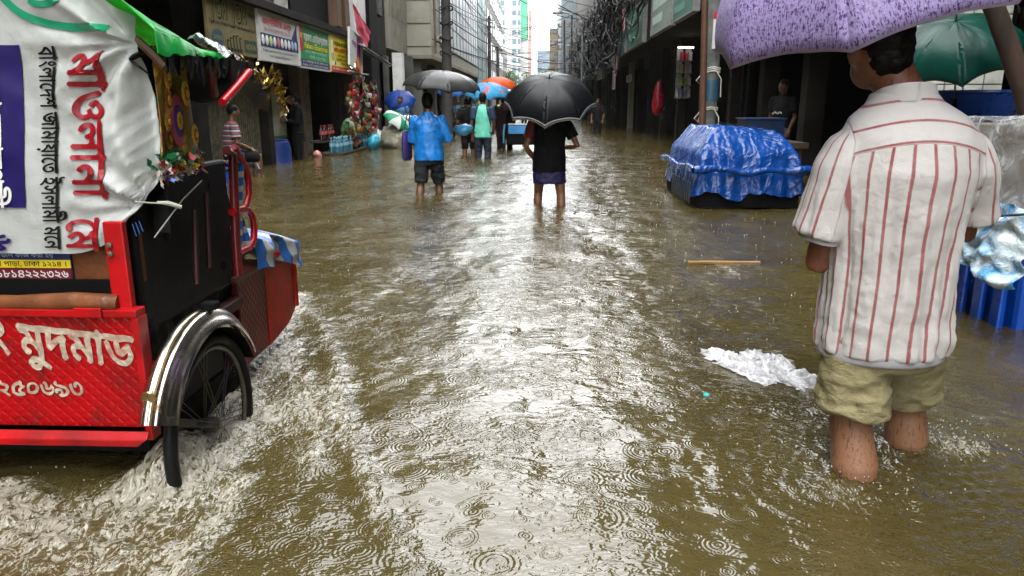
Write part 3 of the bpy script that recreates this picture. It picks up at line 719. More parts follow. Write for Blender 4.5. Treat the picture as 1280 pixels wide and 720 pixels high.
# cables
def cat(a, b_, sag, n=14):
    a, b_ = Vector(a), Vector(b_); return [a.lerp(b_, k/n)-Vector((0,0,sag*4*(k/n)*(1-k/n))) for k in range(n+1)]
rng = random.Random(11)
tg = MB()
for k in range(900):
    y = rng.uniform(28.5, 66) if rng.random() < .95 else rng.uniform(20, 29); y2 = y+rng.uniform(.5, 7); x = rng.uniform(2.45, 3.15); x2 = x+rng.uniform(-.3, .3)
    zt = rng.gauss(4.6, .75); z2 = zt+rng.gauss(0, .35); sg = abs(rng.gauss(.3, .55))
    pts = cat((x, y, zt), (x2, y2, z2), sg, 9); pts = [p+Vector((rng.gauss(0,.06), rng.gauss(0,.12), rng.gauss(0,.07))) for p in pts]
    tg.mat(0 if rng.random() < .8 else 1).tube(pts, rng.choice((.012,.016,.022,.035)), 5)
for k in range(260):
    y = rng.uniform(29, 62); x = rng.uniform(2.5, 3.1); z = rng.uniform(3.6, 5.4); l = rng.uniform(.4, 1.5)
    tg.mat(0 if rng.random() < .75 else 1).tube([(x,y,z),(x+rng.gauss(0,.1),y+rng.gauss(0,.3),z-l*.5),(x+rng.gauss(0,.15),y+rng.gauss(0,.4),z-l)], .016, 5)
for k in range(40):
    y = rng.uniform(27, 58); x = rng.uniform(2.6, 3.0); z = rng.uniform(3.2, 5.2); r_ = rng.uniform(.2, .5)
    tg.mat(k % 2).tube([(x+.1*math.sin(2*a), y+r_*math.cos(a), z+r_*math.sin(a)) for a in np.linspace(0, 2*PI, 16, endpoint=False)], .018, 5, closed=True)
tag(tg.build('tangled_cables', [CABLE, CABLEG]), 'dense tangle of black and grey cables along the right hand fronts', 'cables', kind='stuff')
n_c = 0
for (a, b_, num) in (((-2.98, 24.5, 5.5), (2.9, 34, 5.2), 9), ((-4.0, 60, 6.5), (2.6, 46, 5.4), 11), ((-2.98, 24.5, 6), (-4.0, 62, 6.5), 6), ((-3.9, 62, 5), (2.4, 75, 5), 9), ((-4.5, 84, 7), (3, 80, 6), 8), ((2.97, 12.7, 6.5), (2.7, 40, 5.0), 4), ((-4.2, 31, 4.4), (2.6, 41, 4.2), 5)):
    for k in range(num):
        a2 = Vector(a)+Vector((rng.gauss(0,.1), rng.gauss(0,1.2), rng.gauss(0,1.0))); b2 = Vector(b_)+Vector((rng.gauss(0,.2), rng.gauss(0,2), rng.gauss(0,.9)))
        o = MB().tube(cat(a2, b2, rng.uniform(.15, .9), 18), rng.choice((.011,.014,.02)), 5).build('overhead_cable', CABLEG if rng.random() < .5 else CABLE)
        tag(o, 'thin cable strung across the street against the white sky', 'cable', 'overhead cables across the street'); n_c += 1
# ================================================================ CYCLE RICKSHAW
def red_emboss(name, col, sc_=54.0):
    t = NT(name); co = t.coord(); sx = t.n('SeparateXYZ'); t.link(co, sx.inputs[0])
    h = t.math('ADD', sx.outputs[0], sx.outputs[1])
    a = t.math('PINGPONG', t.math('MULTIPLY', t.math('ADD', h, sx.outputs[2]), sc_), 1.0); b = t.math('PINGPONG', t.math('MULTIPLY', t.math('SUBTRACT', h, sx.outputs[2]), sc_), 1.0)
    d = t.math('MINIMUM', a, b)
    n = t.noise(co, 7, 5, .65); c = t.mix(t.sstep(n, .35, .7), col, tuple(x*.62 for x in col))
    c = t.mix(t.math('MULTIPLY', t.sstep(t.noise(co, 14, 5, .7, .5), .55, .72), .8), c, (.07,.018,.012))
    hh = t.math('ADD', t.sstep(d, .0, .6), t.math('MULTIPLY', t.noise(co, 60, 3), .5))
    return t.done(t.bsdf(c, t.math('ADD', .26, t.math('MULTIPLY', n, .25)), 0, .35, t.bump(hh, .30, .005)))
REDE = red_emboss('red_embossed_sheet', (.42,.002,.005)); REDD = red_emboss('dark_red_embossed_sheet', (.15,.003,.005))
RED = M('red_paint', (.42,.003,.006), .34, var=.3, vs=9, dirt=.45, dirtcol=(.07,.012,.01), bump=.1)
REDT = M('red_tube_paint', (.42,.008,.012), .22, var=.2, bump=.05)
VINYL = M('black_vinyl', (.004,.004,.0045), .62, var=.3, bump=.3, bs=14, spec=.3)
LEATH = M('brown_leather', (.17,.055,.018), .35, var=.3, vs=8, bump=.5, bs=9, bd=.02, dirt=.4)
RUB = M('tyre_rubber', (.010,.010,.010), .5, bump=.2)
t = NT('chrome_mudguard'); n_ = t.noise(t.coord(), 14, 5, .65)
CHROME = t.done(t.bsdf(t.mix(t.sstep(n_, .52, .7), (.62,.58,.50), (.16,.09,.04)), t.math('ADD', .12, t.math('MULTIPLY', n_, .22)), t.math('SUBTRACT', 1.0, t.math('MULTIPLY', t.sstep(n_, .58, .75), .6)), .5, t.bump(t.noise(t.coord(), 30, 3), .12, .004)))
TARPW = M('white_banner_plastic', (.52,.54,.52), .36, var=.06, vs=5, bump=.5, bs=13, bd=.012, dirt=.25, dirtcol=(.28,.28,.24), translucent=.15)
GREEN = M('bright_green_tarp', (.02,.58,.10), .3, var=.25, vs=7, bump=.5, bs=18, bd=.012, translucent=.4)
rk = thing('cycle_rickshaw', 'red cycle rickshaw with white lettered banner and bright green hood, left foreground', 'rickshaw', (-1.62, 2.5, ROAD))
ro = Vector((-1.62, 2.5, ROAD))
def RB(mb, name, m, par=None, **k):
    mb.xf(Matrix.Translation(-ro)); return mb.build(name, m, par or rk, **k)
XR = -1.16; YB = 2.0
# hood outline
def arch(x):
    d = abs(x+1.64)/.62; d = min(1, d)
    return 1.24+.28*(1-d**2)**.8
def sst(x, a, b):
    t = max(0, min(1, (x-a)/(b-a))); return t*t*(3-2*t)
def bY(x, z):
    y = 2.045+.015*math.sin((z-.7)*3)
    y += .06*sst(x, -1.19, -1.10)**1.6
    w = .012*nz(x*5, z*4, 3)+.006*nz(x*11+z*6, z*9-x*4, 8)+.003*nz(x*26, z*22, 2)
    for kx, kz, rr in ((-1.115, .84, .28), (-1.12, 1.28, .36)):
        dx, dz = x-kx, z-kz; r = math.hypot(dx, dz); a = math.atan2(dz, dx)
        if r < rr: w += .026*(1-r/rr)*min(1, r/.07)*(abs(((a*2.7) % 2)-1)*2-1+.5*nz(a*6, r*9))
    e = max(0, min(1, (x+1.42)/.2))
    if e > 0:
        d1 = (x+1.11)*.8+(z-1.26)*.6; d2 = (x+1.11)*.55-(z-.84)*.83
        w += e*(.012*(abs(nz(d1*3+2, (x-z)*16, 4))-.2)+.012*(abs(nz(d2*3+5, (x+z)*15, 9))-.2)+.005*abs(nz(x*30, z*24, 5)))
    return y+w
def zbot(x): return .70+.20*max(0, (x+1.36)/.255)**2.4+.004*nz(x*9, 1)
def banner(u, v):
    x = -2.24+u*(1.135); zt = arch(x)+.02; zb = zbot(x); z = zb+(zt-zb)*v
    x += .014*math.sin(v*5)*u; return (x, bY(x, z), z)
RB(MB().grid(banner, 130, 100, .003), 'hood_banner', TARPW, smooth=True, ang=80)
bo = [o for o in COL.objects if o.name == 'hood_banner'][0]
def on_banner(px, py): return atY(px, py, 2.05)
def bn_text(txt, x_base, z0, size, length, m, bold):
    mb = text_mb(txt, size, bold, lambda a, b: (x_base+b-.10*a, bY(x_base+b-.10*a, z0-a)-.006, z0-a), .014, 'L', length)
    RB(mb, 'lettering', m, bo, smooth=False, recalc=False)
BR = M('banner_red', (.26,.002,.009), .4, bump=.1, bs=20, var=.15); BK = M('banner_black', (.008,.008,.008), .45, bump=0); BNV = M('banner_navy', (.014,.007,.10), .38, bump=.1, bs=20); BGR = M('banner_green', (.02,.40,.20), .4, bump=0)
q0, q1 = on_banner(85, 62), on_banner(126, 250)
bn_text('মাওলানা', q0.x-.004, q0.z, .142, q0.z-q1.z, BR, .022)
q0, q1 = on_banner(85, 272), on_banner(120, 313)
bn_text('েম', q0.x-.004, q0.z, .142, (q0.z-q1.z)*1.02, BR, .022)
q0, q1 = on_banner(45, 57), on_banner(60, 311)
bn_text('বাংলােদশ জামায়ােত ইসলামী মেন', q0.x, q0.z, .068, q0.z-q1.z, BK, .022)
def bn_patch(x0, x1, z0, z1, m, name='printed_field'):
    return RB(MB().grid(lambda u, v: (x0+(x1-x0)*u-.10*(z1-z0)*(1-v), bY(x0+(x1-x0)*u-.10*(z1-z0)*(1-v), z0+(z1-z0)*v)-.005, z0+(z1-z0)*v), 20, 30), name, m, bo)
a_, b_ = on_banner(22, 56), on_banner(18, 259); bn_patch(-1.85, a_.x, b_.z, a_.z, BNV)
def bn_text2(txt, x_base, z0, size, length, m, bold, d=.009):
    RB(text_mb(txt, size, bold, lambda a, b: (x_base+b-.10*a, bY(x_base+b-.10*a, z0-a)-d, z0-a), .014, 'L', length), 'lettering', m, bo, smooth=False, recalc=False)
q0 = on_banner(-21, 105); bn_text2('ঢ়া মহানগরী', q0.x-.012, q0.z, .085, .34, INKW, .018)
q0 = on_banner(0, 308); bn_text('৬', q0.x-.02, on_banner(0, 292).z, .10, .05, BNV, .02)
def bn_ribbon(pts, w, m):
    P_ = [on_banner(*p) for p in pts]
    def f(u, v):
        s_ = u*(len(P_)-1); i = min(int(s_), len(P_)-2); p = P_[i].lerp(P_[i+1], s_-i); d = (P_[i+1]-P_[i]); d.y = 0; d.normalize()
        x, z = p.x-d.z*w*(v-.5), p.z+d.x*w*(v-.5); return (x, bY(x, z)-.005, z)
    RB(MB().grid(f, 40, 4), 'painted_curve', m, bo)
def arcpts(pts, n=5):
    out = []
    for i in range(len(pts)-1):
        p0, p1, p2, p3 = pts[max(i-1,0)], pts[i], pts[i+1], pts[min(i+2, len(pts)-1)]
        for k in range(n):
            t = k/n; out.append(tuple(.5*(2*p1[j]+(-p0[j]+p2[j])*t+(2*p0[j]-5*p1[j]+4*p2[j]-p3[j])*t*t+(-p0[j]+3*p1[j]-3*p2[j]+p3[j])*t**3) for j in (0,1)))
    return out+[pts[-1]]
bn_ribbon(arcpts([(-20,-40),(0,-6),(22,15),(50,27),(85,33),(132,35)]), .020, BGR)
bn_ribbon(arcpts([(35,0),(48,5),(62,4),(74,-3)]), .016, BGR)
# knot tails at the banner's tied corner
k_ = on_banner(203, 256); tl = MB().tube([(k_.x-.02, 2.06, k_.z+.006), (k_.x+.006, 2.07, k_.z+.002), (k_.x+.034, 2.09, k_.z-.012)], [.003,.007,.006], 8)
tl.tube([(k_.x-.07, 2.035, k_.z+.010), (k_.x-.03, 2.045, k_.z+.006), (k_.x+.006, 2.07, k_.z)], .0025, 6); RB(tl, 'knot', M('knot_cloth', (.40,.42,.34), .7), bo)
for i in range(3): RB(MB().tube([on_banner(*p)+Vector((0,-.045,0)) for p in ((176+i*4, 277-i*2), (181+i*4, 292-i*3))], .0014, 4), 'blue_thread', M('blue_thread', (.03,.12,.35), .7), bo)
# green cover: rear arch to the lower front
def greenf(u, v):
    a = u*PI
    x = -1.64+.635*math.cos(a)*(1+.0*v); zr = arch(-1.64+.61*math.cos(a))+.045
    if u < .02 or u > .98: zr = 1.25
    y = 2.0+.42*v; zf = 1.262+.05*math.sin(a)
    z = zr*(1-v)+zf*v-.03*math.sin(v*PI)*math.sin(a)
    w = .014*nz(x*6, y*5, 5)+.006*nz(x*14, y*13, 1); n = Vector((math.cos(a), 0, math.sin(a)))
    edge = .012*nz(y*20, u*30, 7) if u < .05 else 0
    p = Vector((x, y, z+edge))+n*w
    return p
gc = RB(MB().grid(greenf, 60, 50, .003), 'hood_cover', GREEN, ang=80)
def strp(u, v): p = Vector(greenf(.055+.10*v, .02+.30*u+.22*v)); q = Vector((math.cos(.06*PI), -.3, math.sin(.06*PI))); return p+q*.006
RB(MB().grid(strp, 14, 8), 'dark_green_band', M('deep_green_tarp', (.01,.30,.06), .3), gc)
# ragged black fringe and frame under the hood edge
rng = random.Random(5); fr = MB()
for k in range(70):
    y = 2.06+.62*k/70; l = (.025+.06*abs(nz(y*9, 2))+rng.uniform(0, .035)); x = -1.015+rng.uniform(-.02,.01)
    fr.grid(lambda u, v: (x+.012*nz(y*30, v*4)*v, y-.012+.024*u*(1-.6*v), 1.262-l*v), 1, 4, .002)
RB(fr, 'fringe', VINYL)
RB(MB().grid(lambda u, v: (-1.10-.03*math.sin(v*3), 2.08+.75*u, 1.26-.04*v-.10*v*abs(math.sin(u*3))), 16, 4, .004), 'inner_flap', VINYL)
RB(MB().grid(lambda u, v: (-2.2, 2.06+.75*u, .70+.56*v), 8, 8, .004), 'hood_side', VINYL)
RB(MB().grid(lambda u, v: (-1.12-1.1*u, 2.19, .74+.48*v), 8, 8, .004), 'hood_lining', VINYL)
for k, y in enumerate((2.12, 2.45, 2.80)):
    RB(MB().tube([(-1.05, y, 1.22)]+[(-1.64+.56*math.cos(a), y, (arch(-1.64+.58*math.cos(a))-.04)*(1-k*.5)+(1.22+.05*math.sin(a))*k*.5) for a in np.linspace(.15, PI-.15, 14)]+[(-2.2, y, 1.22)], .012, 6), 'hood_hoop', M('bamboo_hoop', (.10,.05,.02), .6))
# silver black plastic at the front, gold tassel, visor
SILV = M('silver_plastic', (.35,.36,.37), .16, .6, var=.7, vs=14, bump=.8, bs=11, bd=.03)
def sil(u, v):
    y = 2.38+.50*u; p = Vector((-1.0-.10*v-.04*u, y, 1.275-.02*u+.05*math.sin(v*2.2)-.06*u*u))
    return p+Vector((0,0,1))*.025*nz(u*6, v*5, 4)
RB(MB().grid(sil, 30, 16, .003), 'plastic_trim', SILV, ang=80)
gt = MB()
for k in range(90):
    u = rng.random(); y = 2.98+.08*u+rng.gauss(0,.01); z = 1.25-.17*u+rng.gauss(0,.008); d = Vector((rng.gauss(0,1), rng.gauss(0,1), rng.gauss(0,1))).normalized()*.02
    e = d.cross(Vector((.3,.5,.8))).normalized()*.007; p = Vector((-1.04+rng.gauss(0,.01), y, z)); gt.add([p-d, p+e, p+d, p-e], [(0,1,2,3)])
GOLDF = M('gold_foil', (.45,.30,.06), .2, .8, var=.5, vs=30)
RB(gt, 'gold_tassel', GOLDF, smooth=False, recalc=False); gt = MB()
for k in range(50):
    u = rng.random(); p = Vector((-1.02+rng.gauss(0,.012), 2.60+.28*u, 1.255-.06*u+rng.gauss(0,.012))); d = Vector((rng.gauss(0,1), rng.gauss(0,1), rng.gauss(0,1))).normalized()*.018
    e = d.cross(Vector((.3,.5,.8))).normalized()*.006; gt.add([p-d, p+e, p+d, p-e], [(0,1,2,3)])
RB(gt, 'gold_trim', GOLDF, smooth=False, recalc=False)
RB(MB().grid(lambda u, v: (-1.05-.25*(1-u)*0-.03*v, 2.62+.36*u, 1.235-(.03+.15*u*(1-abs(2*u-1.2)*.3))*v), 12, 6, .003), 'visor_flap', M('visor_plastic', (.02,.024,.026), .2, bump=.4, bs=15))
# red hood rod and frame
RB(MB().tube([atX(278,128,-1.0), atX(297,107,-1.0), atX(311,90,-1.0)], .013, 10), 'hood_rod', REDT)
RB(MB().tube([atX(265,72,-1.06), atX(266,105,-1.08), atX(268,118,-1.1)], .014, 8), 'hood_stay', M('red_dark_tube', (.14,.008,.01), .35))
# flowered side curtain
t = NT('flowered_brocade'); co = t.coord(); v1 = t.voro(co, 28, out='Color'); v2 = t.voro(co, 28, out='Distance')
cc = t.n('SeparateColor'); t.link(v1, cc.inputs[0]); gold = t.ramp(cc.outputs[0], [(0,(.42,.25,.015)),(.35,(.30,.12,.008)),(.55,(.55,.36,.04)),(.72,(.03,.14,.025)),(.82,(.50,.30,.02)),(.93,(.02,.04,.16)),(.97,(.4,.02,.05))], 'CONSTANT')
wv = t.noise(co, 90, 3, .7); c = t.mix(t.sstep(v2, .2, .55), gold, (.20,.105,.012)); c = t.mix(t.sstep(wv, .5, .7), c, (.24,.13,.02))
BROC = t.done(t.bsdf(c, .45, .1, .5, t.bump(t.math('ADD', t.math('MULTIPLY', v2, -1), wv), .7, .012)))
def cur(u, v):
    p = atX((190+7*v)*(1-u)+(228+24*v)*u, (76+124*v)*(1-u)+(80+112*v)*u, -1.10)
    return (p.x+.012*math.sin(u*9+v*2), p.y, p.z)
crt = RB(MB().grid(cur, 30, 40, .004), 'side_curtain', BROC)
def flower(cx, cv, r, cols, npet, par):
    p0 = Vector(cur(cx, cv)); mb = MB()
    for ring, (rr, mi, n) in enumerate(((r, 0, npet), (r*.62, 1, npet), (r*.34, 2, 8))):
        for k in range(n):
            a = 2*PI*k/n+ring*.3; c_ = Vector((.012+.003*ring, rr*.62*math.cos(a)*.62, rr*.62*math.sin(a))); 
            mb.mat(mi).ball(c_, (.003, rr*.26, rr*.32), 8, 5)
    mb.xf(Matrix.Translation(p0)); RB(mb, 'flower', cols, par)
PK, PU, YG, GR2, WHF = M('petal_pink', (.55,.07,.16), .5), M('petal_violet', (.06,.02,.22), .5), M('petal_gold', (.6,.35,.02), .4, .3), M('leaf_green_cloth', (.01,.16,.05), .5), M('petal_white', (.6,.55,.5), .6)
flower(.52, .62, .085, [PK, PU, YG], 12, crt)
for (u, v, r_) in ((.28, .40, .045), (.72, .33, .04), (.30, .15, .04), (.80, .78, .035), (.3, .8, .035), (.2, .62, .03)): flower(u, v, r_, [YG, M('petal_rust', (.22,.07,.01), .5), YG], 9, crt)
ruf = MB(); rng = random.Random(9)
for k in range(130):
    u = rng.random(); v = rng.random(); p = atX(196+54*u, 192+(36-16*u)*v, -1.09)+Vector((rng.gauss(0,.010), 0, 0))
    mi = rng.choice((0,0,0,1,1,2,3,3,4) if v < .55 else (1,4,4,4,5,1,2)); r_ = rng.uniform(.010, .024)
    ruf.mat(mi)
    for q_ in range(4):
        d = Vector((rng.gauss(0,.6), rng.gauss(0,1), rng.gauss(0,1))).normalized(); e = d.cross(Vector((1,.2,.1))).normalized(); f_ = p+d*r_*.5
        ruf.add([f_-d*r_*.7, f_+e*r_*.5+Vector((.006,0,0)), f_+d*r_*.7+Vector((.004,0,0)), f_-e*r_*.5-Vector((.004,0,0))], [(0,1,2,3)])
RB(rough_up(ruf, .008, 40), 'flower_ruffle', [GR2, M('ruffle_red', (.30,.01,.02), .5), YG, M('ruffle_green', (.015,.22,.08), .5), WHF, M('ruffle_blue', (.03,.12,.45), .5)])
# body
b = MB(); b.bb(-2.1, XR-.03, 2.075, 2.62, .14, .60); RB(b, 'seat_box', VINYL, smooth=False, bevel=.01)
b = MB(); b.bb(-2.05, -1.2, 2.10, 2.62, .62, .70); RB(b, 'seat_cushion', VINYL, smooth=False, bevel=.03)
b = MB(); b.bb(-2.15, XR-.01, 2.085, 2.12, .60, .76); RB(b, 'seat_back', LEATH, smooth=False, bevel=.008)
b = MB(); b.bb(-1.21, -1.17, 2.075, 2.75, .45, .92); RB(b, 'arm_panel', VINYL, smooth=False, bevel=.012)
rl = MB().tube([(-2.15, 2.0, .565), (-1.8, 1.995, .567), (-1.5, 2.0, .563), (-1.33, 1.997, .572), (-1.2, 2.0, .570)], [.022,.024,.022,.026,.020], 12); RB(rough_up(rl, .008, 22, 4), 'leather_roll', LEATH)
RB(MB().bb(-2.15, XR-.03, 2.060, 2.072, .575, .62), 'dark_slot', BLACK, smooth=False)
# sticker with phone number
sk = RB(MB().bb(-2.0, -1.372, 2.076, 2.081, .615, .735), 'sticker', INKN, smooth=False)
def RT(txt, px, pz, size, m, width, par, bold=.01, y=2.072):
    RB(text_mb(txt, size, bold, lambda a, b: (px+a, y, pz+b), 0, 'R', width), 'lettering', m, par, smooth=False, recalc=False)
RB(MB().bb(-2.0, -1.373, 2.073, 2.075, .652, .676), 'yellow_strip', INKY, smooth=False, par=sk); RB(MB().bb(-2.0, -1.374, 2.0735, 2.0755, .616, .651), 'maroon_strip', M('sticker_maroon', (.14,.01,.015), .4), smooth=False, par=sk)
RT('ডা. ফাহমিদা হক', -1.44, .708, .022, M('sticker_blue', (.3,.4,.6), .5), .17, sk); RT('এখােন ভাল কাজ করা হয়', -1.42, .684, .017, M('sticker_blue', (.3,.4,.6), .5), .22, sk)
RT('১৩৩ রুম, মুগদা পাড়া, ঢাকা ১২১৪ ।', -1.385, .657, .022, INKK, .34, sk, .012); RT('০১৭১১২২৯২৩৯, ০১৮১৪২২২৩২৬', -1.383, .623, .034, INKW, .50, sk, .012)
# red corner post
pb = MB().bb(-1.222, -1.165, 2.005, 2.03, .50, .80); po = RB(pb, 'corner_post', RED, smooth=False, bevel=.004)
for z in (.71, .735): RB(MB().lathe([(.008,0),(.008,.006),(.004,.009)], n=10).xf(Matrix.Translation((-1.205, 2.003, z)) @ Matrix.Rotation(PI/2, 4, 'X')), 'bolt', IRON, po)
# rear board with painted registration
rp = RB(MB().bb(-2.12, XR, YB-.006, YB+.02, .185, .53), 'rear_board', REDE, smooth=False, bevel=.004)
RB(MB().bb(-2.14, XR+.02, YB-.025, YB+.03, .53, .552), 'top_rail', RED, smooth=False, bevel=.003); RB(MB().bb(-1.315, -1.235, YB-.035, YB-.026, .532, .560), 'latch', RED, smooth=False, bevel=.003)
RB(MB().bb(XR+.001, XR+.022, YB-.02, YB+.03, .15, .529), 'edge_strip', RED, smooth=False, bevel=.003)
lp = MB(); lp.add([(-2.14,YB-.03,.185),(XR+.02,YB-.03,.185),(XR+.02,YB-.055,.166),(-2.14,YB-.055,.166),(-2.14,YB-.03,.142),(XR-.01,YB-.03,.142),(XR-.01,YB-.055,.145),(-2.14,YB-.055,.145)], [(0,1,2,3),(4,7,6,5),(3,2,6,7),(0,4,5,1),(1,5,6,2),(0,3,7,4)])
RB(lp, 'lower_lip', RED, smooth=False, bevel=.003)
rng = random.Random(4)
PW = M('painted_white', (.50,.42,.32), .5, var=.3, vs=40, dirt=.55, dirtcol=(.34,.05,.04), bump=.3)
def painted(txt, xr, z, size, width, bold, rise=0.0):
    def f(a, b):
        x = xr+a; zz = z+b+rise*a; return (x+.004*nz(x*40, zz*30, 2), YB-.0095+.0015*nz(x*90, zz*90), zz+.004*nz(x*34, zz*36, 5))
    RB(text_mb(txt, size, bold, f, .010, 'R', width), 'painted_number', PW, rp, smooth=False, recalc=False)
painted('নং মুদমাড', -1.165, .375, .145, .50, .032, -.11)
painted('২৫০৬৯৩', -1.335, .283, .075, .26, .022, 0)
# chassis
WXA = -1.075
ch = MB(); ch.bb(-2.1, -1.18, 2.03, 2.65, .09, .135); ch.bb(-1.20, -1.185, 2.06, 2.73, -.10, .089); ch.bb(-2.0, -1.95, 2.1, 3.6, .05, .089); ch.bb(-1.35, -1.30, 2.1, 3.3, .05, .089); RB(ch, 'chassis', BLACK, smooth=False)
RB(MB().tube([(-2.24, 2.215, .095), (WXA, 2.215, .095)], .018, 10), 'axle', IRON)
# wheels
def wheel(x, y, z, r, par_b=RB):
    ty = MB().tube([(x, y+r*math.cos(a), z+r*math.sin(a)) for a in np.linspace(0, 2*PI, 48, endpoint=False)], .020, 10, closed=True)
    w = RB(ty, 'wheel', RUB)
    rm = MB().tube([(x, y+(r-.028)*math.cos(a), z+(r-.028)*math.sin(a)) for a in np.linspace(0, 2*PI, 48, endpoint=False)], .009, 8, closed=True); RB(rm, 'rim', M('rim_steel', (.13,.12,.11), .35, .9, dirt=.6), w)
    RB(MB().tube([(x-.05,y,z),(x-.02,y,z),(x+.01,y,z),(x+.025,y,z)], [.018,.028,.028,.012], 12), 'hub', M('rim_steel', (.13,.12,.11), .35, .9, dirt=.6), w)
    for k in range(28):
        a = 2*PI*k/28; s_ = .025 if k % 2 else -.025; a2 = a+(.18 if (k//2) % 2 else -.18)
        RB(MB().tube([(x+s_, y+.028*math.cos(a), z+.028*math.sin(a)), (x, y+(r-.03)*math.cos(a2), z+(r-.03)*math.sin(a2))], .0018, 4), 'spoke', M('rim_steel', (.13,.12,.11), .35, .9, dirt=.6), w)
    return w
WX, WY, WZ, WR = -1.065, 2.215, .095, .285
wheel(WX, WY, WZ, WR); wheel(-2.2, WY, WZ, WR)
def guard(x):
    def f(u, v):
        a = PI-.42-u*(2.25); rr = .325+.055*max(0, math.cos((v-.5)*PI))**.6+.006*math.cos(v*6*PI)
        return (x+(v-.5)*.112, WY+rr*math.cos(a), WZ+rr*math.sin(a))
    g_ = RB(MB().grid(f, 40, 14, .003), 'mudguard', CHROME, ang=80)
    e = [Vector(f(k/30, .5)) for k in range(31)]
    RB(MB().tube([p+Vector((0, .0, 0)) for p in e], .006, 6), 'guard_bead', M('bead_brass', (.35,.24,.10), .25, .8), g_)
    mb = MB().lathe([(.022,0),(.020,.004),(.010,.006)], n=14); a = PI-.62; mb.xf(Matrix.Translation((x-.012, WY+.383*math.cos(a), WZ+.383*math.sin(a))) @ Matrix.Rotation(PI/2+.2, 4, 'X')); RB(mb, 'guard_emblem', M('bead_brass', (.35,.24,.10), .25, .8), g_)
guard(WX-.015); guard(-2.18)
RB(MB().grid(lambda u, v: (WX-.015+(v-.5)*.10, WY+.322*math.cos(PI-.42-u*2.3), WZ+.322*math.sin(PI-.42-u*2.3)), 30, 4), 'guard_liner', BLACK)
b = MB().box((WX, 2.28, .485), (.05, .04, .025)); RB(b, 'guard_clamp', BLACK, smooth=False, bevel=.005)
# clutter of the dark side: wrinkled cloth, dull red stays
RB(MB().grid(lambda u, v: (-1.164+.03*nz(u*5, v*4, 3)+.012*nz(u*13, v*9, 6)-.02, 2.09+.62*u, .40+.50*v+.04*nz(u*6, 1)*v), 40, 30, .003), 'side_cloth', M('black_side_cloth', (.010,.009,.010), .6, var=.6, vs=9, bump=.5, bs=30), ang=80)
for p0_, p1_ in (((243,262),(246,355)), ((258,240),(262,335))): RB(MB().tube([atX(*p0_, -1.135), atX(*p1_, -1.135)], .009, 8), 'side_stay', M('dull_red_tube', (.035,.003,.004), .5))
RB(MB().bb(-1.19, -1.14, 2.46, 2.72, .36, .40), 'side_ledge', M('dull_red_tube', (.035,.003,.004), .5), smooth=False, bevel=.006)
# footwell box and fender
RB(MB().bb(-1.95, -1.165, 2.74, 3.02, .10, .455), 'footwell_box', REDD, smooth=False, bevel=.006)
def fend(u, v):
    y = 3.025+.33*u; zb = .10+.06*u+.12*max(0, u-.6)**1.5; return (-1.165+.015*math.sin(u*2), y, zb+(.475+.01*u-zb)*v)
RB(MB().grid(fend, 16, 12, .03), 'fender_panel', RED, ang=60)
RB(MB().tube([fend(1, v/8) for v in range(9)]+[fend(1-u/6, 1) for u in range(1, 7)], .014, 8), 'fender_rim', REDT)
RB(MB().bb(-1.9, -1.15, 2.70, 3.05, .456, .478), 'footwell_rim', M('dark_red_rail', (.12,.02,.015), .35), smooth=False, bevel=.004)
ax = -1.12
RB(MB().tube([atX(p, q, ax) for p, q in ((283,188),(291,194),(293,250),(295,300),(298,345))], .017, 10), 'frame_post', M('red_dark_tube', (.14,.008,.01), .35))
RB(MB().tube(arcpts3([atX(p, q, ax) for p, q in ((293,196),(304,210),(313,232),(314,252),(306,266),(292,268))]) if False else [atX(p, q, ax) for p, q in ((292,184),(300,196),(307,210),(311,228),(311,246),(307,258),(299,265),(290,266))], .013, 10), 'arm_loop', REDT)
RB(MB().tube([atX(p, q, ax) for p, q in ((290,265),(300,261),(309,262),(315,270),(318,286),(317,300),(311,310),(301,314),(296,316))], .014, 10), 'arm_loop', REDT)
RB(MB().tube([atX(p, q, -1.3) for p, q in ((266,215),(268,260),(270,330))], .016, 8), 'frame_post', M('black_tube', (.012,.01,.01), .4))
RB(MB().tube([atX(193,297,-1.1), atX(228,250,-1.1), atX(252,226,-1.1)], .0022, 5), 'tie_string', M('string_pale', (.4,.4,.38), .7))
# front half (mostly hidden)
ff = MB().tube([(-1.65, 3.0, .12), (-1.65, 3.5, .15), (-1.65, 3.75, .55), (-1.65, 3.8, .72)], .022, 10); RB(ff, 'front_frame', M('red_dark_tube', (.14,.008,.01), .35))
RB(MB().tube([(-1.65, 3.8, .72), (-1.65, 3.95, .35), (-1.65, 4.02, .05)], .016, 8), 'fork', M('black_tube', (.012,.01,.01), .4)); wheel(-1.65, 4.02, .02, .31)
RB(MB().tube([(-1.92, 3.62, .80), (-1.86, 3.75, .82), (-1.65, 3.82, .78), (-1.44, 3.75, .82), (-1.38, 3.62, .80)], .012, 8), 'handlebar', M('rim_steel', (.13,.12,.11), .35, .9, dirt=.6))
RB(MB().zloft([(-1.65,3.3,.60,.05,.10),(-1.65,3.3,.64,.09,.13),(-1.65,3.3,.67,.07,.11)], 16), 'saddle', VINYL)
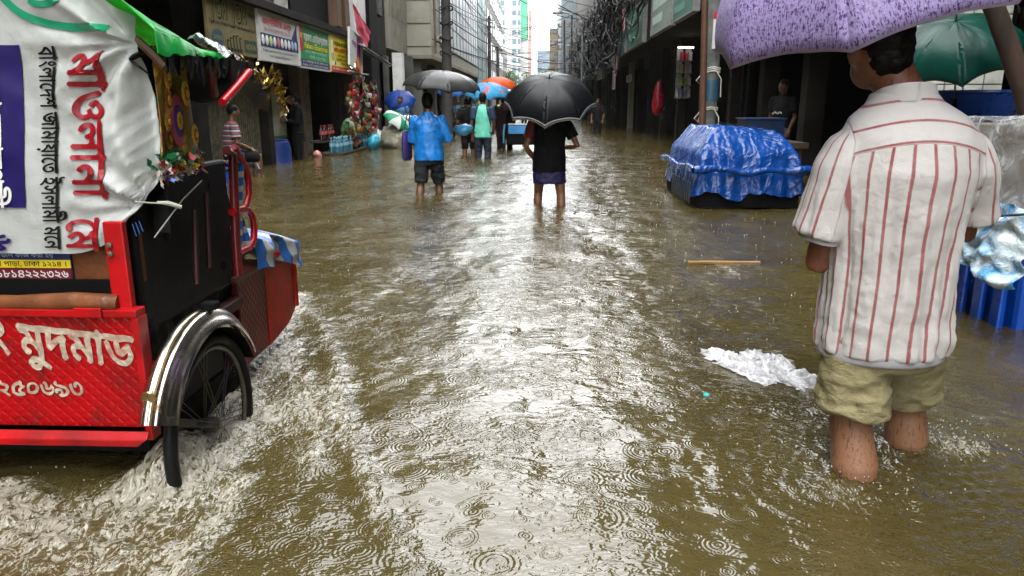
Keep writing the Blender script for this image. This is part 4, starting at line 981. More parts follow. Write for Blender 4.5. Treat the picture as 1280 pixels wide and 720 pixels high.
# striped cloth on the rickshaw
t = NT('blue_white_stripes'); a_ = t.attr('stripe'); m_ = t.math('FRACT', a_); c = t.mix(t.math('LESS_THAN', m_, .58), (.52,.54,.52), (.012,.13,.50)); c = t.mix(t.math('MULTIPLY', t.sstep(t.noise(t.coord(), 18, 4), .4, .7), .4), c, (.10,.12,.16))
STRIPE = t.done(t.bsdf(c, .4, 0, .5, t.bump(t.noise(t.coord(), 40, 3), .4, .006)))
ct = thing('striped_cloth', 'blue and white striped plastic cloth draped over the rickshaw front rail', 'cloth', (-1.1, 3.0, .45))
c0 = Vector((-1.1, 3.0, .45))
def cl1(u, v):
    p = atX(289+v*.06*0+u*(13-4*math.sin(v*3))+v*9, 190+v*122, -1.125); return p-c0+Vector((.012*math.sin(u*7+v*8), 0, 0))
mb = MB().grid(cl1, 12, 60, .002); o = mb.build('hanging_strip', STRIPE, ct, ang=80); attr(o, 'stripe', [(j/60*7+.25*i/12) for i in range(13) for j in range(61)]*2)
def cl2(u, v):
    y = 2.86+.46*u; x = -1.13-.26*v if v < .5 else -1.13-.26*v
    top = .50+.05*math.sin(u*3)+.10*(1-u)**2
    if v < .4: p = Vector((-1.125+.03*math.sin(u*9), y+.03*(1-v/.4)*u, top-.13*(1-v/.4)*(1-.4*abs(nz(u*4, 2)))))
    else: p = Vector((-1.125-.5*(v-.4), y, top+.03*math.sin((v-.4)*4)))
    return p-c0+Vector((.02*nz(u*8, v*6, 1), 0, .015*nz(u*7, v*5, 3)))
mb = MB().grid(cl2, 40, 30, .002); o = mb.build('draped_sheet', STRIPE, ct, ang=80); attr(o, 'stripe', [(i/40*4.6+.8*j/30) for i in range(41) for j in range(31)]*2)

# ================================================================ TARPAULIN CART, right
t = NT('blue_tarpaulin'); co = t.coord(); e1 = t.math('ABSOLUTE', t.math('SUBTRACT', t.noise(t.map(co, (2.2,5,3), rot=(.2,.3,.6)), 1.0, 3, .5, 1.0), .5)); e2 = t.math('ABSOLUTE', t.math('SUBTRACT', t.noise(co, 5, 3, .5, .6), .5))
hh = t.math('ADD', t.math('MULTIPLY', t.math('POWER', e1, .6), -1.0), t.math('MULTIPLY', t.math('POWER', e2, .7), -.45))
TARPB = t.done(t.bsdf(t.mix(t.noise(co, 3, 3), (.001,.028,.15), (.002,.060,.29)), .26, 0, .45, t.bump(hh, .5, .06)))
tc = thing('hand_cart', 'hand cart under a shiny blue tarpaulin, standing before the dark right shop', 'cart', (2.27, 9.1, ROAD)); t0 = Vector((2.27, 9.1, ROAD)); tc.scale = (.77, .95, .97)
def heap(u, v):
    # u across x, v along y
    x = -.76+1.52*u; y = -1.05+2.1*v
    fx = min(1, (1-abs(2*u-1))/.42); fy = min(1, (1-abs(2*v-1))/.36)
    z = .83+.40*min(fx, fy)**.9*(1-.12*u)+.03*nz(u*5, v*5, 2)+.02*abs(nz(u*9+v*3, v*9, 12))-.012*abs(nz(u*22, v*19-u*6, 4))
    d = max(abs(2*u-1), abs(2*v-1))
    if d > .9: z -= (d-.9)/.1*(.34+.07*nz(u*4, v*4, 9)+.05*nz(u*11, v*11, 5))
    w = .02*nz(u*5+v*4, v*5, 6)+.006*nz(u*13, v*11, 3)
    s_ = 1+.04*(d > .9)*nz(u*11, v*11, 21); return (x*s_+w, y*s_+w, z+w)
hp = MB().grid(heap, 90, 90, .004).build('tarpaulin', TARPB, tc, ang=80)
for k, (x0_, y0_, x1_, y1_, z_) in enumerate(((-.80,-1.1,.80,-1.1,.80), (-.8,-1.1,-.8,1.1,.80))):
    def fold(u, v):
        p = Vector((x0_+(x1_-x0_)*u, y0_+(y1_-y0_)*u, z_-.03+.05*nz(u*3.3, k))); a = v*2*PI
        n = Vector((0, math.cos(a), math.sin(a))) if k == 0 else Vector((math.cos(a), 0, math.sin(a)))
        return p+n*(.035+.03*nz(u*5, v*1.5, k+4)+.012*nz(u*14, v*3))
    MB().grid(fold, 60, 14).build('tarpaulin_fold', TARPB, hp, ang=80)
b = MB(); b.bb(-.72, .72, -1.0, 1.0, .54, .60); b.bb(-.5, .5, -.75, .75, .60, .72); b.build('deck', WOODD, tc, smooth=False)
b = MB()
b.bb(-.72,-.66,-1,1,.35,.6); b.bb(.66,.72,-1,1,.35,.6); b.bb(-.66,.66,-1,-.94,.35,.6); b.build('frame', BLACK, tc, smooth=False)
for sx in (-.62, .62):
    for sy in (-.55, .6):
        o = MB().tube([(sx, sy+.30*math.cos(a), .30+.30*math.sin(a)) for a in np.linspace(0, 2*PI, 32, endpoint=False)], .02, 8, closed=True).build('wheel', RUB, tc)
        sp = MB()
        MB().tube([(sx-.04, sy, .3), (sx+.04, sy, .3)], .03, 10).build('hub', IRON, o)
        for k in range(16): MB().tube([(sx+(.02 if k % 2 else -.02), sy, .3), (sx, sy+.285*math.cos(k*PI/8), .3+.285*math.sin(k*PI/8))], .003, 4).build('spoke', STEEL, o)
for k in range(9):
    y = -.9+k*.14; MB().tube([(-.79+.02*nz(k,1), y, .62), (-.80, y+.02, .5-.12*abs(nz(k*3,2))), (-.79, y+.01, .38)], .012, 5).build('plastic_strip', M('strip_clear', (.07,.075,.08), .3), tc)
for y in (-.3, .3): MB().tube([(-.8, y*1.2, .60), (-.86, y*1.2, .82), (-.1, y, 1.26), (.6, y, 1.15), (.82, y*1.1, .8), (.8, y*1.1, .62)], .006, 5).build('tie_rope', CABLE, tc)
bx = thing('plastic_crate', 'dark blue plastic crate behind the tarpaulin cart', 'crate', (3.05, 10.6, .62)); bx.scale = (.75, .8, .7)
b = MB(); b.bb(-.35,.35,-.3,-.27,0,.42); b.bb(-.35,.35,.27,.3,0,.42); b.bb(-.35,-.32,-.27,.27,0,.42); b.bb(.32,.35,-.27,.27,0,.42); b.bb(-.32,.32,-.27,.27,0,.03); b.build('shell', M('crate_blue', (.002,.014,.045), .4), bx, smooth=False, bevel=.01)
MB().bb(-.37,.37,-.32,.32,.421,.45).build('rim', M('crate_blue2', (.002,.018,.06), .4), bx, smooth=False, bevel=.008)
st_ = thing('wooden_bench', 'dark wooden bench carrying the blue crate behind the cart', 'bench', (3.0, 10.6, ROAD)); MB().bb(-.6,.6,-.4,.4,.86,.935).build('top', WOODD, st_, smooth=False)
for sx in (-.5,.5):
    for sy in (-.3,.3): MB().bb(sx-.04, sx+.04, sy-.04, sy+.04, 0, .86).build('leg', WOODD, st_, smooth=False)

# ================================================================ RIGHT EDGE STACK
PLAST = NT('clear_plastic'); cn = PLAST.noise(PLAST.coord(), 9, 5, .7, 1.0)
pb_ = PLAST.bsdf((.55,.58,.58), .2, 0, .8, PLAST.bump(cn, .9, .03)); tr_ = PLAST.n('BsdfTransparent'); mx = PLAST.n('MixShader'); PLAST.link(PLAST.math('ADD', .18, PLAST.math('MULTIPLY', PLAST.sstep(cn, .35, .7), .6)), mx.inputs[0]); PLAST.link(tr_.outputs[0], mx.inputs[1]); PLAST.link(pb_, mx.inputs[2]); PLAST = PLAST.done(mx.outputs[0])
BBLUE = M('bright_blue_plastic', (.003,.075,.48), .3, var=.25, vs=3, bump=.2, bs=10)
bn_ = thing('plastic_bin', 'bright blue plastic bin under the stacked cartons at the right edge', 'bin', (2.69, 3.95, ROAD))
b = MB(); b.zloft([(0,0,0,.30,.34),(0,0,.06,.36,.40),(0,0,.80,.42,.46),(0,0,.86,.45,.49),(0,0,.90,.45,.49)], 4); b.xf(Matrix.Rotation(R(45), 4, 'Z')); b.build('bin_body', BBLUE, bn_, smooth=False, bevel=.03)
for k in range(3): MB().bb(-.335, -.30, -.22+k*.17, -.14+k*.17, .15, .78).build('rib', BBLUE, bn_, smooth=False, bevel=.01)
ctn = thing('carton', 'brown cardboard carton on the blue bin, under a clear plastic sheet', 'carton', (2.73, 3.9, .60))
MB().bb(-.36,.36,-.40,.40,0,.42).build('carton_body', M('cardboard', (.24,.19,.15), .8, var=.2, vs=4, bump=.3, bs=9), ctn, smooth=False, bevel=.01); MB().bb(-.365,.365,-.03,.03,.422,.424).build('tape', M('tape', (.3,.22,.12), .3), ctn, smooth=False)
def drape(u, v):
    a = -PI*1.3+u*PI*1.15; sq = 1/max(abs(math.cos(a)), abs(math.sin(a))); r_ = min(1.35, sq)
    if v < .45: k = v/.45; return (.38*r_*k*math.cos(a)*1.06, .42*r_*k*math.sin(a)*1.06, .45+.03*nz(u*8, v*8))
    k = (v-.45)/.55; l = .50+.14*nz(u*5, 3)
    return ((.40+.03*k+.02*nz(u*20, k*4))*r_*math.cos(a), (.44+.03*k+.02*nz(u*20, k*4, 3))*r_*math.sin(a), .44-l*k)
o = MB().grid(drape, 70, 40).build('plastic_sheet', PLAST, None, ang=80); o.location = (2.73, 3.9, .60); tag(o, 'crumpled clear plastic sheet draped over the brown carton', 'plastic sheet')
def drape2(u, v):
    y = -.55+.95*u; z = .16-.36*v+.08*nz(u*4, 8); x = -.47-.07*v-.05*math.sin(u*9)*v+.04*nz(u*9, v*7)
    return (x, y, z)
t = NT('blue_clear_plastic'); cn = t.noise(t.coord(), 6, 5, .7, 1.2); t.m.name = 'blue_clear_plastic'
pb2 = t.bsdf(t.mix(t.sstep(cn, .35, .6), (.03,.25,.50), (.5,.58,.6)), .2, 0, .8, t.bump(cn, .9, .03)); BCP = t.done(pb2)
o = MB().grid(drape2, 40, 30, .003).build('plastic_sheet', BCP, None, ang=80); o.location = (2.71, 3.9, .50); tag(o, 'pale blue plastic sheet hanging in folds down the blue bin', 'plastic sheet')
MB().tube([(-.50,-.62,.10),(-.53,-.2,.02),(-.5,.4,-.12)], .006, 5).build('cord', CABLE, None).location = (2.71, 3.9, .56)
co_ = [o for o in COL.objects if o.name == 'cord'][0]; tag(co_, 'thin black cord tied across the pale blue plastic sheet', 'cord')
rw = thing('packet_box', 'narrow red and white box standing behind the striped shirt by the blue bin', 'box', (2.25, 4.3, ROAD+.3))
MB().bb(-.05,.05,-.1,.1,0,.62).build('carton_body', INKR, rw, smooth=False, bevel=.004); MB().bb(-.052,.04,-.105,-.1005,.02,.2).build('white_panel', INKW, rw, smooth=False); MB().bb(.005,.045,-.104,-.1005,.22,.6).build('white_stripe', INKW, rw, smooth=False)
bs_ = thing('plastic_basin', 'deep blue plastic basin below the green umbrella', 'basin', (2.85, 5.1, .98))
MB().lathe([(.20,0),(.23,.02),(.31,.20),(.34,.21),(.34,.225),(.30,.215),(.22,.04),(.0,.03)], n=28).build('bowl', M('basin_blue', (.01,.05,.24), .3), bs_)
tb_ = thing('wooden_table', 'dark wooden table carrying the blue basin, right edge', 'table', (2.9, 5.15, ROAD)); MB().bb(-.45,.6,-.45,.45,1.25,1.298).build('top', WOODD, tb_, smooth=False)
for sx in (-.38,.52):
    for sy in (-.38,.38): MB().bb(sx-.03, sx+.03, sy-.03, sy+.03, 0, 1.25).build('leg', WOODD, tb_, smooth=False)
lg = thing('wooden_post', 'rough brown wooden post leaning out at the top right corner', 'post', (2.62, 4.2, ROAD))
MB().tube([(.35,0,0),(.22,0,.9),(-.03,0,1.52),(-.26,0,1.95),(-.5,0,2.5)], [.06,.06,.055,.05,.05], 10).build('shaft', M('rough_post', (.035,.018,.010), .85, var=.5, vs=12, stretch=(1,1,.2)), lg)

# ================================================================ LEFT STALL
tbl = thing('stall_bench', 'low dark bench of the left stall, half under water below the bottles', 'bench', (-4.75, 18.4, ROAD))
MB().bb(-.35,.35,-1.9,1.9,.34,.38).build('top', WOODD, tbl, smooth=False)
for sy in (-1.7, 1.7):
    for sx in (-.3,.3): MB().bb(sx-.03,sx+.03,sy-.03,sy+.03,0,.34).build('leg', WOODD, tbl, smooth=False)
MB().bb(-.35,-.05,-1.9,1.9,.60,.64).build('upper_shelf', WOODD, tbl, smooth=False)
def bottle(name, col, cap, loc, h, label, group):
    o = MB(); r_ = h*.14
    o.mat(0).lathe([(r_*.8,0),(r_,.03*h),(r_,.3*h),(r_*.9,.38*h),(r_,.46*h),(r_,.62*h),(r_*.75,.76*h),(r_*.36,.86*h),(r_*.36,.92*h)], n=12); o.mat(1).lathe([(r_*.42,.921*h),(r_*.42,h),(r_*.3,h*1.005)], n=10); o.mat(2).lathe([(r_*1.02,.40*h),(r_*1.02,.62*h)], n=12)
    b = o.build(name, [col, cap, LBL[name]]); b.location = loc; return tag(b, label, 'bottle', group)
BW, BC, BG, CAPW, CAPR = M('water_bottle', (.03,.14,.20), .12, spec=.8, bump=0), M('cola', (.025,.008,.006), .12, spec=.8, bump=0), M('lime_bottle', (.04,.26,.05), .12, spec=.8, bump=0), M('cap_blue', (.25,.45,.5), .4), M('cap_red', (.35,.02,.02), .4)
LBL = {'water_bottle': M('label_pale', (.22,.40,.50), .4), 'cola_bottle': M('label_redwhite', (.42,.08,.08), .4), 'lime_bottle': M('label_lime', (.35,.42,.10), .4)}
rows = [('water_bottle', BW, CAPW, -4.5, 16.75, 7, 2, .06, 'pale blue water bottle in the front row of the left stall', 'water bottles on the left stall', .34),
        ('cola_bottle', BC, CAPR, -4.85, 16.75, 6, 1, .32, 'dark cola bottle with red cap above the water bottles', 'cola bottles on the left stall', .34),
        ('cola_bottle', BC, CAPR, -4.5, 18.05, 4, 2, .06, 'dark cola bottle low beside the red packets of the stall', 'low cola bottles on the left stall', .32),
        ('lime_bottle', BG, BG, -4.8, 18.9, 6, 2, .32, 'green soft drink bottle on the upper shelf of the left stall', 'green bottles on the left stall', .34),
        ('water_bottle', BW, CAPW, -4.5, 19.2, 6, 2, .06, 'blue water bottle low at the right end of the left stall', 'low water bottles at the stall end', .32)]
for nm, m, cp, x, y, n, r_, z, lab, grp, hh in rows:
    first = None
    for j in range(r_):
        for k in range(n):
            loc = (x-j*.13+.02*math.sin(k*2.3), y+k*.19-(n-1)*.03, z)
            if first is None: first = bottle(nm, m, cp, loc, hh, lab, grp)
            else: c = first.copy(); COL.objects.link(c); c.location = loc
def blob(name, c, r, m, label, cat, amp=.05, sc_=5, seed=0, group=None, n=28):
    mb = MB().ball((0,0,0), r, n, n//2); rough_up(mb, amp, sc_, seed); o = mb.build(name, m, ang=80); o.location = c; return tag(o, label, cat, group)
SACKW = M('white_sack', (.40,.40,.38), .4, var=.3, bump=.8, bs=10, bd=.03, dirt=.3)
blob('plastic_bag', (-4.7, 18.55, .62), (.16,.2,.17), SACKW, 'grey white knotted bag among the green bottles of the stall', 'bag', .06, 6, 1)
blob('plastic_bag', (-4.55, 18.0, .60), (.14,.17,.15), M('pale_green_bag', (.35,.42,.28), .4, bump=.6, bs=12, bd=.03), 'pale green bag on top of the red packets', 'bag', .05, 6, 2)
blob('plastic_bag', (-4.2, 18.9, .16), (.14,.22,.2), M('teal_bag', (.03,.30,.42), .3, bump=.6, bs=12, bd=.03), 'teal blue plastic bag low in front of the stall', 'bag', .05, 6, 3)
blob('plastic_bag', (-4.3, 20.0, .22), (.2,.3,.24), M('clear_bag', (.30,.38,.34), .2, bump=.8, bs=12, bd=.03), 'clear greenish bag of bottles at the right stall end', 'bag', .07, 6, 4)
blob('plastic_bag', (-3.95, 20.1, .42), (.12,.16,.2), SACKW, 'white plastic bag between the stall and the covered heap', 'bag', .06, 7, 6)
HEAPM = M('milky_plastic', (.30,.285,.21), .25, var=.3, vs=4, bump=1.0, bs=7, bd=.05, dirt=.4, dirtcol=(.16,.14,.08))
blob('covered_heap', (-3.65, 20.0, .20), (.62,.75,.42), HEAPM, 'heap of goods covered by milky yellow plastic, right of the stall', 'covered goods', .12, 3.2, 5, n=44)
o = blob('carton', (-3.6, 20.2, .72), (.22,.24,.12), M('printed_bag', (.45,.38,.38), .4, bump=.5, bs=10, bd=.03), 'small white and red printed bag lying on the covered heap', 'bag', .04, 6, 8); o.name = 'plastic_bag'
rng = random.Random(21)
pc = [('red', (.26,.012,.015)), ('green', (.03,.14,.03)), ('yellow', (.34,.22,.03)), ('white', (.36,.34,.31)), ('orange', (.28,.08,.02)), ('pink', (.32,.10,.12)), ('brown', (.07,.025,.012)), ('dark', (.02,.018,.016)), ('pale green', (.20,.27,.13))]
def pillow(w, h, d): return MB().grid(lambda u, v: (d*math.sin(u*PI)*math.sin(v*PI)*.5+.006*nz(u*7,v*7,w*99), (u-.5)*w, (v-.5)*h), 7, 7, .004)
protos = {}
for lane in range(22):
    y = 17.55+lane*.135; ztop = 1.66+rng.uniform(-.12,.1) if lane > 3 else 1.35; nrow = rng.randint(11, 14)
    base = rng.choice(pc) if lane < 14 else rng.choice((pc[0], pc[5], pc[0], pc[3]))
    for k in range(nrow):
        cn_ = base if rng.random() < .5 else rng.choice(pc)
        z = ztop-k*.115
        if z < .42: break
        if cn_[0] not in protos:
            protos[cn_[0]] = pillow(.19, .17, .07).build('snack_packet', M('packet_'+cn_[0].replace(' ', '_'), cn_[1], .22, var=.5, vs=14, bump=.5, bs=20, bd=.01)); o = protos[cn_[0]]
            tag(o, 'small shiny %s packet hanging in strips at the left stall' % cn_[0], 'packet', '%s packets hanging at the left stall' % cn_[0])
        else: o = protos[cn_[0]].copy(); COL.objects.link(o)
        o.location = (-4.42+rng.uniform(-.1,.12), y+rng.gauss(0,.035), z); o.rotation_euler = (rng.gauss(0,.25), rng.gauss(0,.2), rng.gauss(0,.5)); s_ = rng.uniform(.5,.85); o.scale = (s_, s_, s_)
rod = MB().tube([(-4.4, 17.5, 1.86), (-4.38, 19.4, 1.84)], .022, 8).build('hanging_rod', M('pale_rod', (.45,.42,.33), .6)); tag(rod, 'pale horizontal rod the snack strips hang from', 'rod')
for k in range(10):
    c = pc[rng.randrange(6)]; o = pillow(.22,.16,.12).build('snack_packet', M('stack_packet_%d' % k, tuple(q*.8 for q in c[1]), .3, bump=.4)); o.location = (-4.5+rng.uniform(-.1,.1), 17.95+.05*(k % 3), .18+k*.045); o.rotation_euler = (rng.gauss(0,.2), 1.2, rng.gauss(0,.4))
    tag(o, 'packet in the red and white pile between cola and water bottles', 'packet', 'piled packets between the bottles')
# floating things
rng = random.Random(17); fb = MB()
for k in range(26):
    # overlapping crumpled sheets of thin film
    cx, cy = rng.gauss(0,.045), rng.gauss(0,.05); w_, l_ = rng.uniform(.05,.10), rng.uniform(.06,.15); a0 = rng.uniform(0, PI); hgt = rng.uniform(.012,.045); sd_ = rng.random()*40
    def film(u, v):
        x_, y_ = (u-.5)*w_, (v-.5)*l_; fall = (1-(2*u-1)**2)*(1-(2*v-1)**2)
        z_ = hgt*fall*(.5+abs(nz(u*4+sd_, v*4, 1)))+.012*abs(nz(u*6, v*5+sd_, 3))*fall**.3+.004
        x_ += .02*nz(v*5, sd_); y_ += .02*nz(u*5, sd_, 3)
        return (cx+x_*math.cos(a0)-y_*math.sin(a0), cy+x_*math.sin(a0)+y_*math.cos(a0), z_)
    fb.grid(film, 14, 18)
for ax_, ay_, bx_, by_, r_ in ((.05,.04,.15,.03,.03),(-.04,.05,-.13,.10,.022),(-.02,-.06,.0,-.15,.024)):
    def tw(u, v):
        a = v*2*PI; rr = r_*(1-.75*u)*(1+.5*nz(u*6, v*3, ax_*50)); return (ax_+(bx_-ax_)*u+rr*math.cos(a)*.8, ay_+(by_-ay_)*u+rr*math.cos(a)*.6, .018*(1-u)+max(-.006, rr*math.sin(a)*.7))
    fb.grid(tw, 14, 14)
t = NT('floating_white_plastic'); cn = t.noise(t.coord(), 34, 4, .65, .8); e_ = t.math('ABSOLUTE', t.math('SUBTRACT', cn, .5))
sh = t.bsdf((.80,.80,.81), .28, 0, .5, t.bump(e_, .8, .02)); trn = t.n('BsdfTransparent'); mx = t.n('MixShader'); t.link(t.math('ADD', .42, t.math('MULTIPLY', t.sstep(cn, .4, .6), .5)), mx.inputs[0]); t.link(trn.outputs[0], mx.inputs[1]); t.link(sh, mx.inputs[2])
fo = fb.build('plastic_bag', t.done(mx.outputs[0]), ang=80); fo.location = G(960, 463, .0); fo.rotation_euler = (0,0,.3); fo.scale = (1.15,1.7,1.2); tag(fo, 'crumpled white plastic bag floating left of the man in the striped shirt', 'bag')
pl = thing('wood_plank', 'thin split yellow brown wood strip floating on the water, right of centre', 'plank', G(905, 329, .0))
MB().box((0,0,.006), (.52,.022,.018), Matrix.Rotation(.02, 3, 'Z')).build('strip', M('fresh_wood', (.36,.20,.07), .6, stretch=(.2,1,1), vs=20), pl, smooth=False, bevel=.003); MB().box((.03,.035,.004), (.40,.016,.012), Matrix.Rotation(-.05, 3, 'Z')).build('strip', M('dark_wood_strip', (.14,.07,.03), .6), pl, smooth=False, bevel=.003)
cp = MB().lathe([(.012,0),(.013,.006),(.010,.010)], n=12).build('bottle_cap', M('cyan_plastic', (.02,.42,.42), .3)); cp.location = G(883, 495, .002); cp.scale = (1,1.2,1); tag(cp, 'tiny cyan bottle cap floating left of the white bag', 'bottle cap')
o = blob('plastic_bag', G(397, 194, .04), (.09,.1,.1), M('pink_packet', (.5,.2,.17), .3, bump=.5), 'small pink and white packet floating before the water bottles', 'packet', .03, 8, 2); o.name = 'floating_packet'
# far rickshaw
fr_ = thing('cycle_rickshaw', 'far rickshaw seen from behind with blue seat cover, left of the black umbrella', 'rickshaw', (-.42, 18.8, ROAD))
b = MB(); b.bb(-.42,.42,-.05,.45,.45,.95); b.build('body', BLACK, fr_, smooth=False, bevel=.02); MB().bb(-.36,.36,-.08,-.052,.72,.92).build('seat_cover', M('seat_blue', (.03,.22,.5), .4), fr_, smooth=False, bevel=.008)
MB().bb(-.36,.36,-.075,-.053,.94,.97).build('white_trim', WHITEP, fr_, smooth=False)
b = MB().grid(lambda u, v: (.45*math.cos(PI*u), .05+.5*v, .97+.55*math.sin(PI*u)), 20, 4, .01).build('hood', VINYL, fr_)
for x in (-.48,.48):
    w = MB().tube([(x, .3+.33*math.cos(a), .34+.33*math.sin(a)) for a in np.linspace(0, 2*PI, 28, endpoint=False)], .025, 8, closed=True).build('wheel', RUB, fr_)
    for k in range(12): MB().tube([(x, .3, .34), (x, .3+.31*math.cos(k*PI/6), .34+.31*math.sin(k*PI/6))], .004, 4).build('spoke', STEEL, w)
    MB().tube([(x*1.0,.0,.30),(x,.0,.75),(x*.95,.05,.95)], .022, 6).build('side_post', M('cyan_paint', (.05,.35,.5), .4), fr_)
MB().bb(-.4,.4,-.02,.0,.25,.30).build('bumper', WHITEP, fr_, smooth=False); MB().tube([(0,.3,.4),(0,1.2,.4),(0,1.5,.9)], .025, 6).build('front_frame', IRON, fr_)
# ================================================================ PEOPLE
SKIN = M('skin_brown', (.13,.055,.028), .5, var=.15, vs=9, bump=.1, bs=90, bd=.002)
SKINL = M('skin_light_brown', (.30,.145,.085), .45, var=.18, vs=12, bump=.2, bs=120, bd=.002, dirt=.15, dirtcol=(.14,.06,.035))
HAIR = M('black_hair', (.005,.0045,.004), .5, bump=.6, bs=120, bd=.004)
DARKC = M('black_cloth', (.008,.008,.009), .8, bump=.3, bs=20, bd=.01)
def hand(mb, w, d, side, s=1.0):
    """palm and five fingers growing from wrist w along d"""
    d = Vector(d).normalized(); a, b = ellipse_axes(d, (0, 1, .2)); L = .17*s
    pc_ = Vector(w)+d*L*.3
    mb.loft([(Vector(w)-d*.01, a*.026*s, b*.020*s), (pc_-d*L*.12, a*.034*s, b*.017*s), (pc_+d*L*.1, a*.042*s, b*.015*s), (pc_+d*L*.2, a*.040*s, b*.012*s)], 12)
    for k, (o, l) in enumerate(((-.030,.36),(-.010,.42),(.010,.40),(.030,.31))):
        p = pc_+d*L*.16+a*o*s; q = p+d*L*l*.55; r = q+(d*.75+b*.55*side).normalized()*L*l*.5
        mb.tube([p-d*.01, q, r], [.0085*s, .0078*s, .006*s], 8)
    p = pc_-d*L*.1+a*.034*s*side; q = p+(d*.6+a*.8*side).normalized()*L*.2; r = q+d*L*.17; mb.tube([p, q, r], [.011*s, .0095*s, .007*s], 8)
DEF_ARMS = ([(-.19,0,1.34),(-.25,-.02,1.07),(-.23,.08,.85)], [(.19,0,1.34),(.25,-.02,1.07),(.23,.08,.85)])
DEF_LEGS = ([(-.09,0,.86),(-.10,.03,.46),(-.10,-.02,.07)], [(.09,0,.86),(.10,.03,.46),(.10,-.02,.07)])
def person(label, loc, rz=0.0, s=1.0, arms=DEF_ARMS, legs=DEF_LEGS, skin=SKIN, shirt=DARKC, sleeve='short', hem=.80, wide=1.0, pants=DARKC, pend=.42, hair=HAIR, face=True, head=(0,0,0), vox=.014, name='person', group=None, lean=0.0, skirt=False, shirt_fn=None):
    t = thing(name, label, 'person', loc, rz, group)
    X = lambda p: (p[0]*s, (p[1]+lean*max(0, p[2]-.86))*s, p[2]*s)
    V3 = lambda p: Vector(X(p))
    b = MB()
    def zl(mb, secs, n=20): mb.zloft([(*X((x,y,z)), rx*s, ry*s) for x,y,z,rx,ry in secs], n)
    zl(b, [(0,0,.79,.12,.09),(0,0,.90,.155,.10),(0,0,1.03,.135,.09),(0,.0,1.2,.155,.105),(0,0,1.30,.165,.10),(0,-.005,1.375,.12,.075),(0,0,1.41,.06,.06)])
    hx, hy, hz = head
    b.tube([X((0,-.005,1.37)), X((hx*.4,.005+hy*.4,1.45)), X((hx,.015+hy,1.53+hz))], [.062*s,.055*s,.055*s], 14)
    hc = V3((hx,.02+hy,1.575+hz))
    b.ball(hc, (.074*s,.092*s,.108*s), 18, 12); b.ball(hc+Vector((0,.035*s,-.06*s)), (.050*s,.052*s,.055*s), 14, 8)
    b.ball(hc+Vector((0,.098*s,-.02*s)), (.014*s,.022*s,.024*s), 8, 6)
    for sx in (-1, 1): b.ball(hc+Vector((sx*.076*s,-.005*s,-.015*s)), (.011*s,.022*s,.034*s), 8, 6)
    for leg in legs:
        h_, k_, a_ = [V3(p) for p in leg]
        b.tube([h_, h_.lerp(k_, .5), k_, k_.lerp(a_, .28)+Vector((0,-.012*s,0)), k_.lerp(a_, .7), a_], [.085*s,.072*s,.055*s,.057*s,.042*s,.036*s], 14)
        f = a_+Vector((0,.07*s,-.035*s)); b.loft([(a_+Vector((0,-.05*s,-.03*s)), (.03*s,0,0), (0,0,.032*s)), (f, (.042*s,0,0), (0,0,.03*s)), (f+Vector((0,.09*s,-.012*s)), (.035*s,0,0), (0,0,.018*s))], 12)
    for arm in arms:
        a, e, w = [V3(p) for p in arm]
        b.ball(a, .055*s, 12, 8); b.tube([a, a.lerp(e,.5), e, e.lerp(w,.35), w], [.052*s,.045*s,.036*s,.037*s,.026*s], 12)
    b = fuse(b, vox*s, 3)
    for side, arm in zip((-1, 1), arms):
        e, w = V3(arm[1]), V3(arm[2]); hand(b, w, w-e, side, s)
    body = b.build('body', skin, t, ang=180)
    if face:
        for sx in (-1, 1):
            e = MB().ball(hc+Vector((sx*.028*s,.088*s,.006*s)), (.010*s,.005*s,.006*s), 8, 6).build('eye', M('eye_white', (.22,.20,.18), .5, bump=0), t); MB().ball(hc+Vector((sx*.028*s,.0935*s,.006*s)), (.006*s,.003*s,.006*s), 8, 6).build('iris', HAIR, e)
        MB().ball(hc+Vector((0,.084*s,-.058*s)), (.022*s,.008*s,.007*s), 10, 6).build('mouth', M('lips', (.12,.035,.03), .5, bump=0), t)
    hb = MB(); hb.ball(hc+Vector((0,-.012*s,.022*s)), (.080*s,.094*s,.100*s), 20, 12); hb.ball(hc+Vector((0,-.05*s,-.03*s)), (.066*s,.052*s,.065*s), 14, 8); hb = fuse(hb, .009*s, 1); rough_up(hb, .008*s, 30); hb.build('hair', hair, t, ang=180)
    # shirt
    if shirt:
        g = MB(); w_ = wide
        zl(g, [(0,.0,hem,.185*w_,.135*w_),(0,0,hem+.08,.182*w_,.132*w_),(0,0,1.05,.168*w_,.122*w_),(0,0,1.2,.178*w_,.128*w_),(0,0,1.30,.186*w_,.120*w_),(0,-.005,1.375,.145,.092),(0,-.004,1.415,.078,.076),(0,.0,1.445,.072,.072)], 28)
        for arm in arms:
            a, e, w = [V3(p) for p in arm]; d = (e-a)
            if sleeve != 'none': g.ball(a, .074*s, 12, 8)
            if sleeve == 'short':
                aa, bb_ = ellipse_axes(d); q = a+d*.72
                g.loft([(a-d*.12, aa*.066*s, bb_*.07*s), (a+d*.2, aa*.075*s, bb_*.078*s), (q, aa*.073*s, bb_*.08*s)], 18)
            elif sleeve == 'long':
                g.tube([a-d*.1, a+d*.2, e, e.lerp(w,.5), e.lerp(w,.93)], [.062*s,.068*s,.058*s,.052*s,.044*s], 16)
        g = fuse(g, vox*s*.9, 3); rough_up(g, .012*s, 9, 3, (1,1,.5))
        o = g.build('shirt', shirt, t, ang=180)
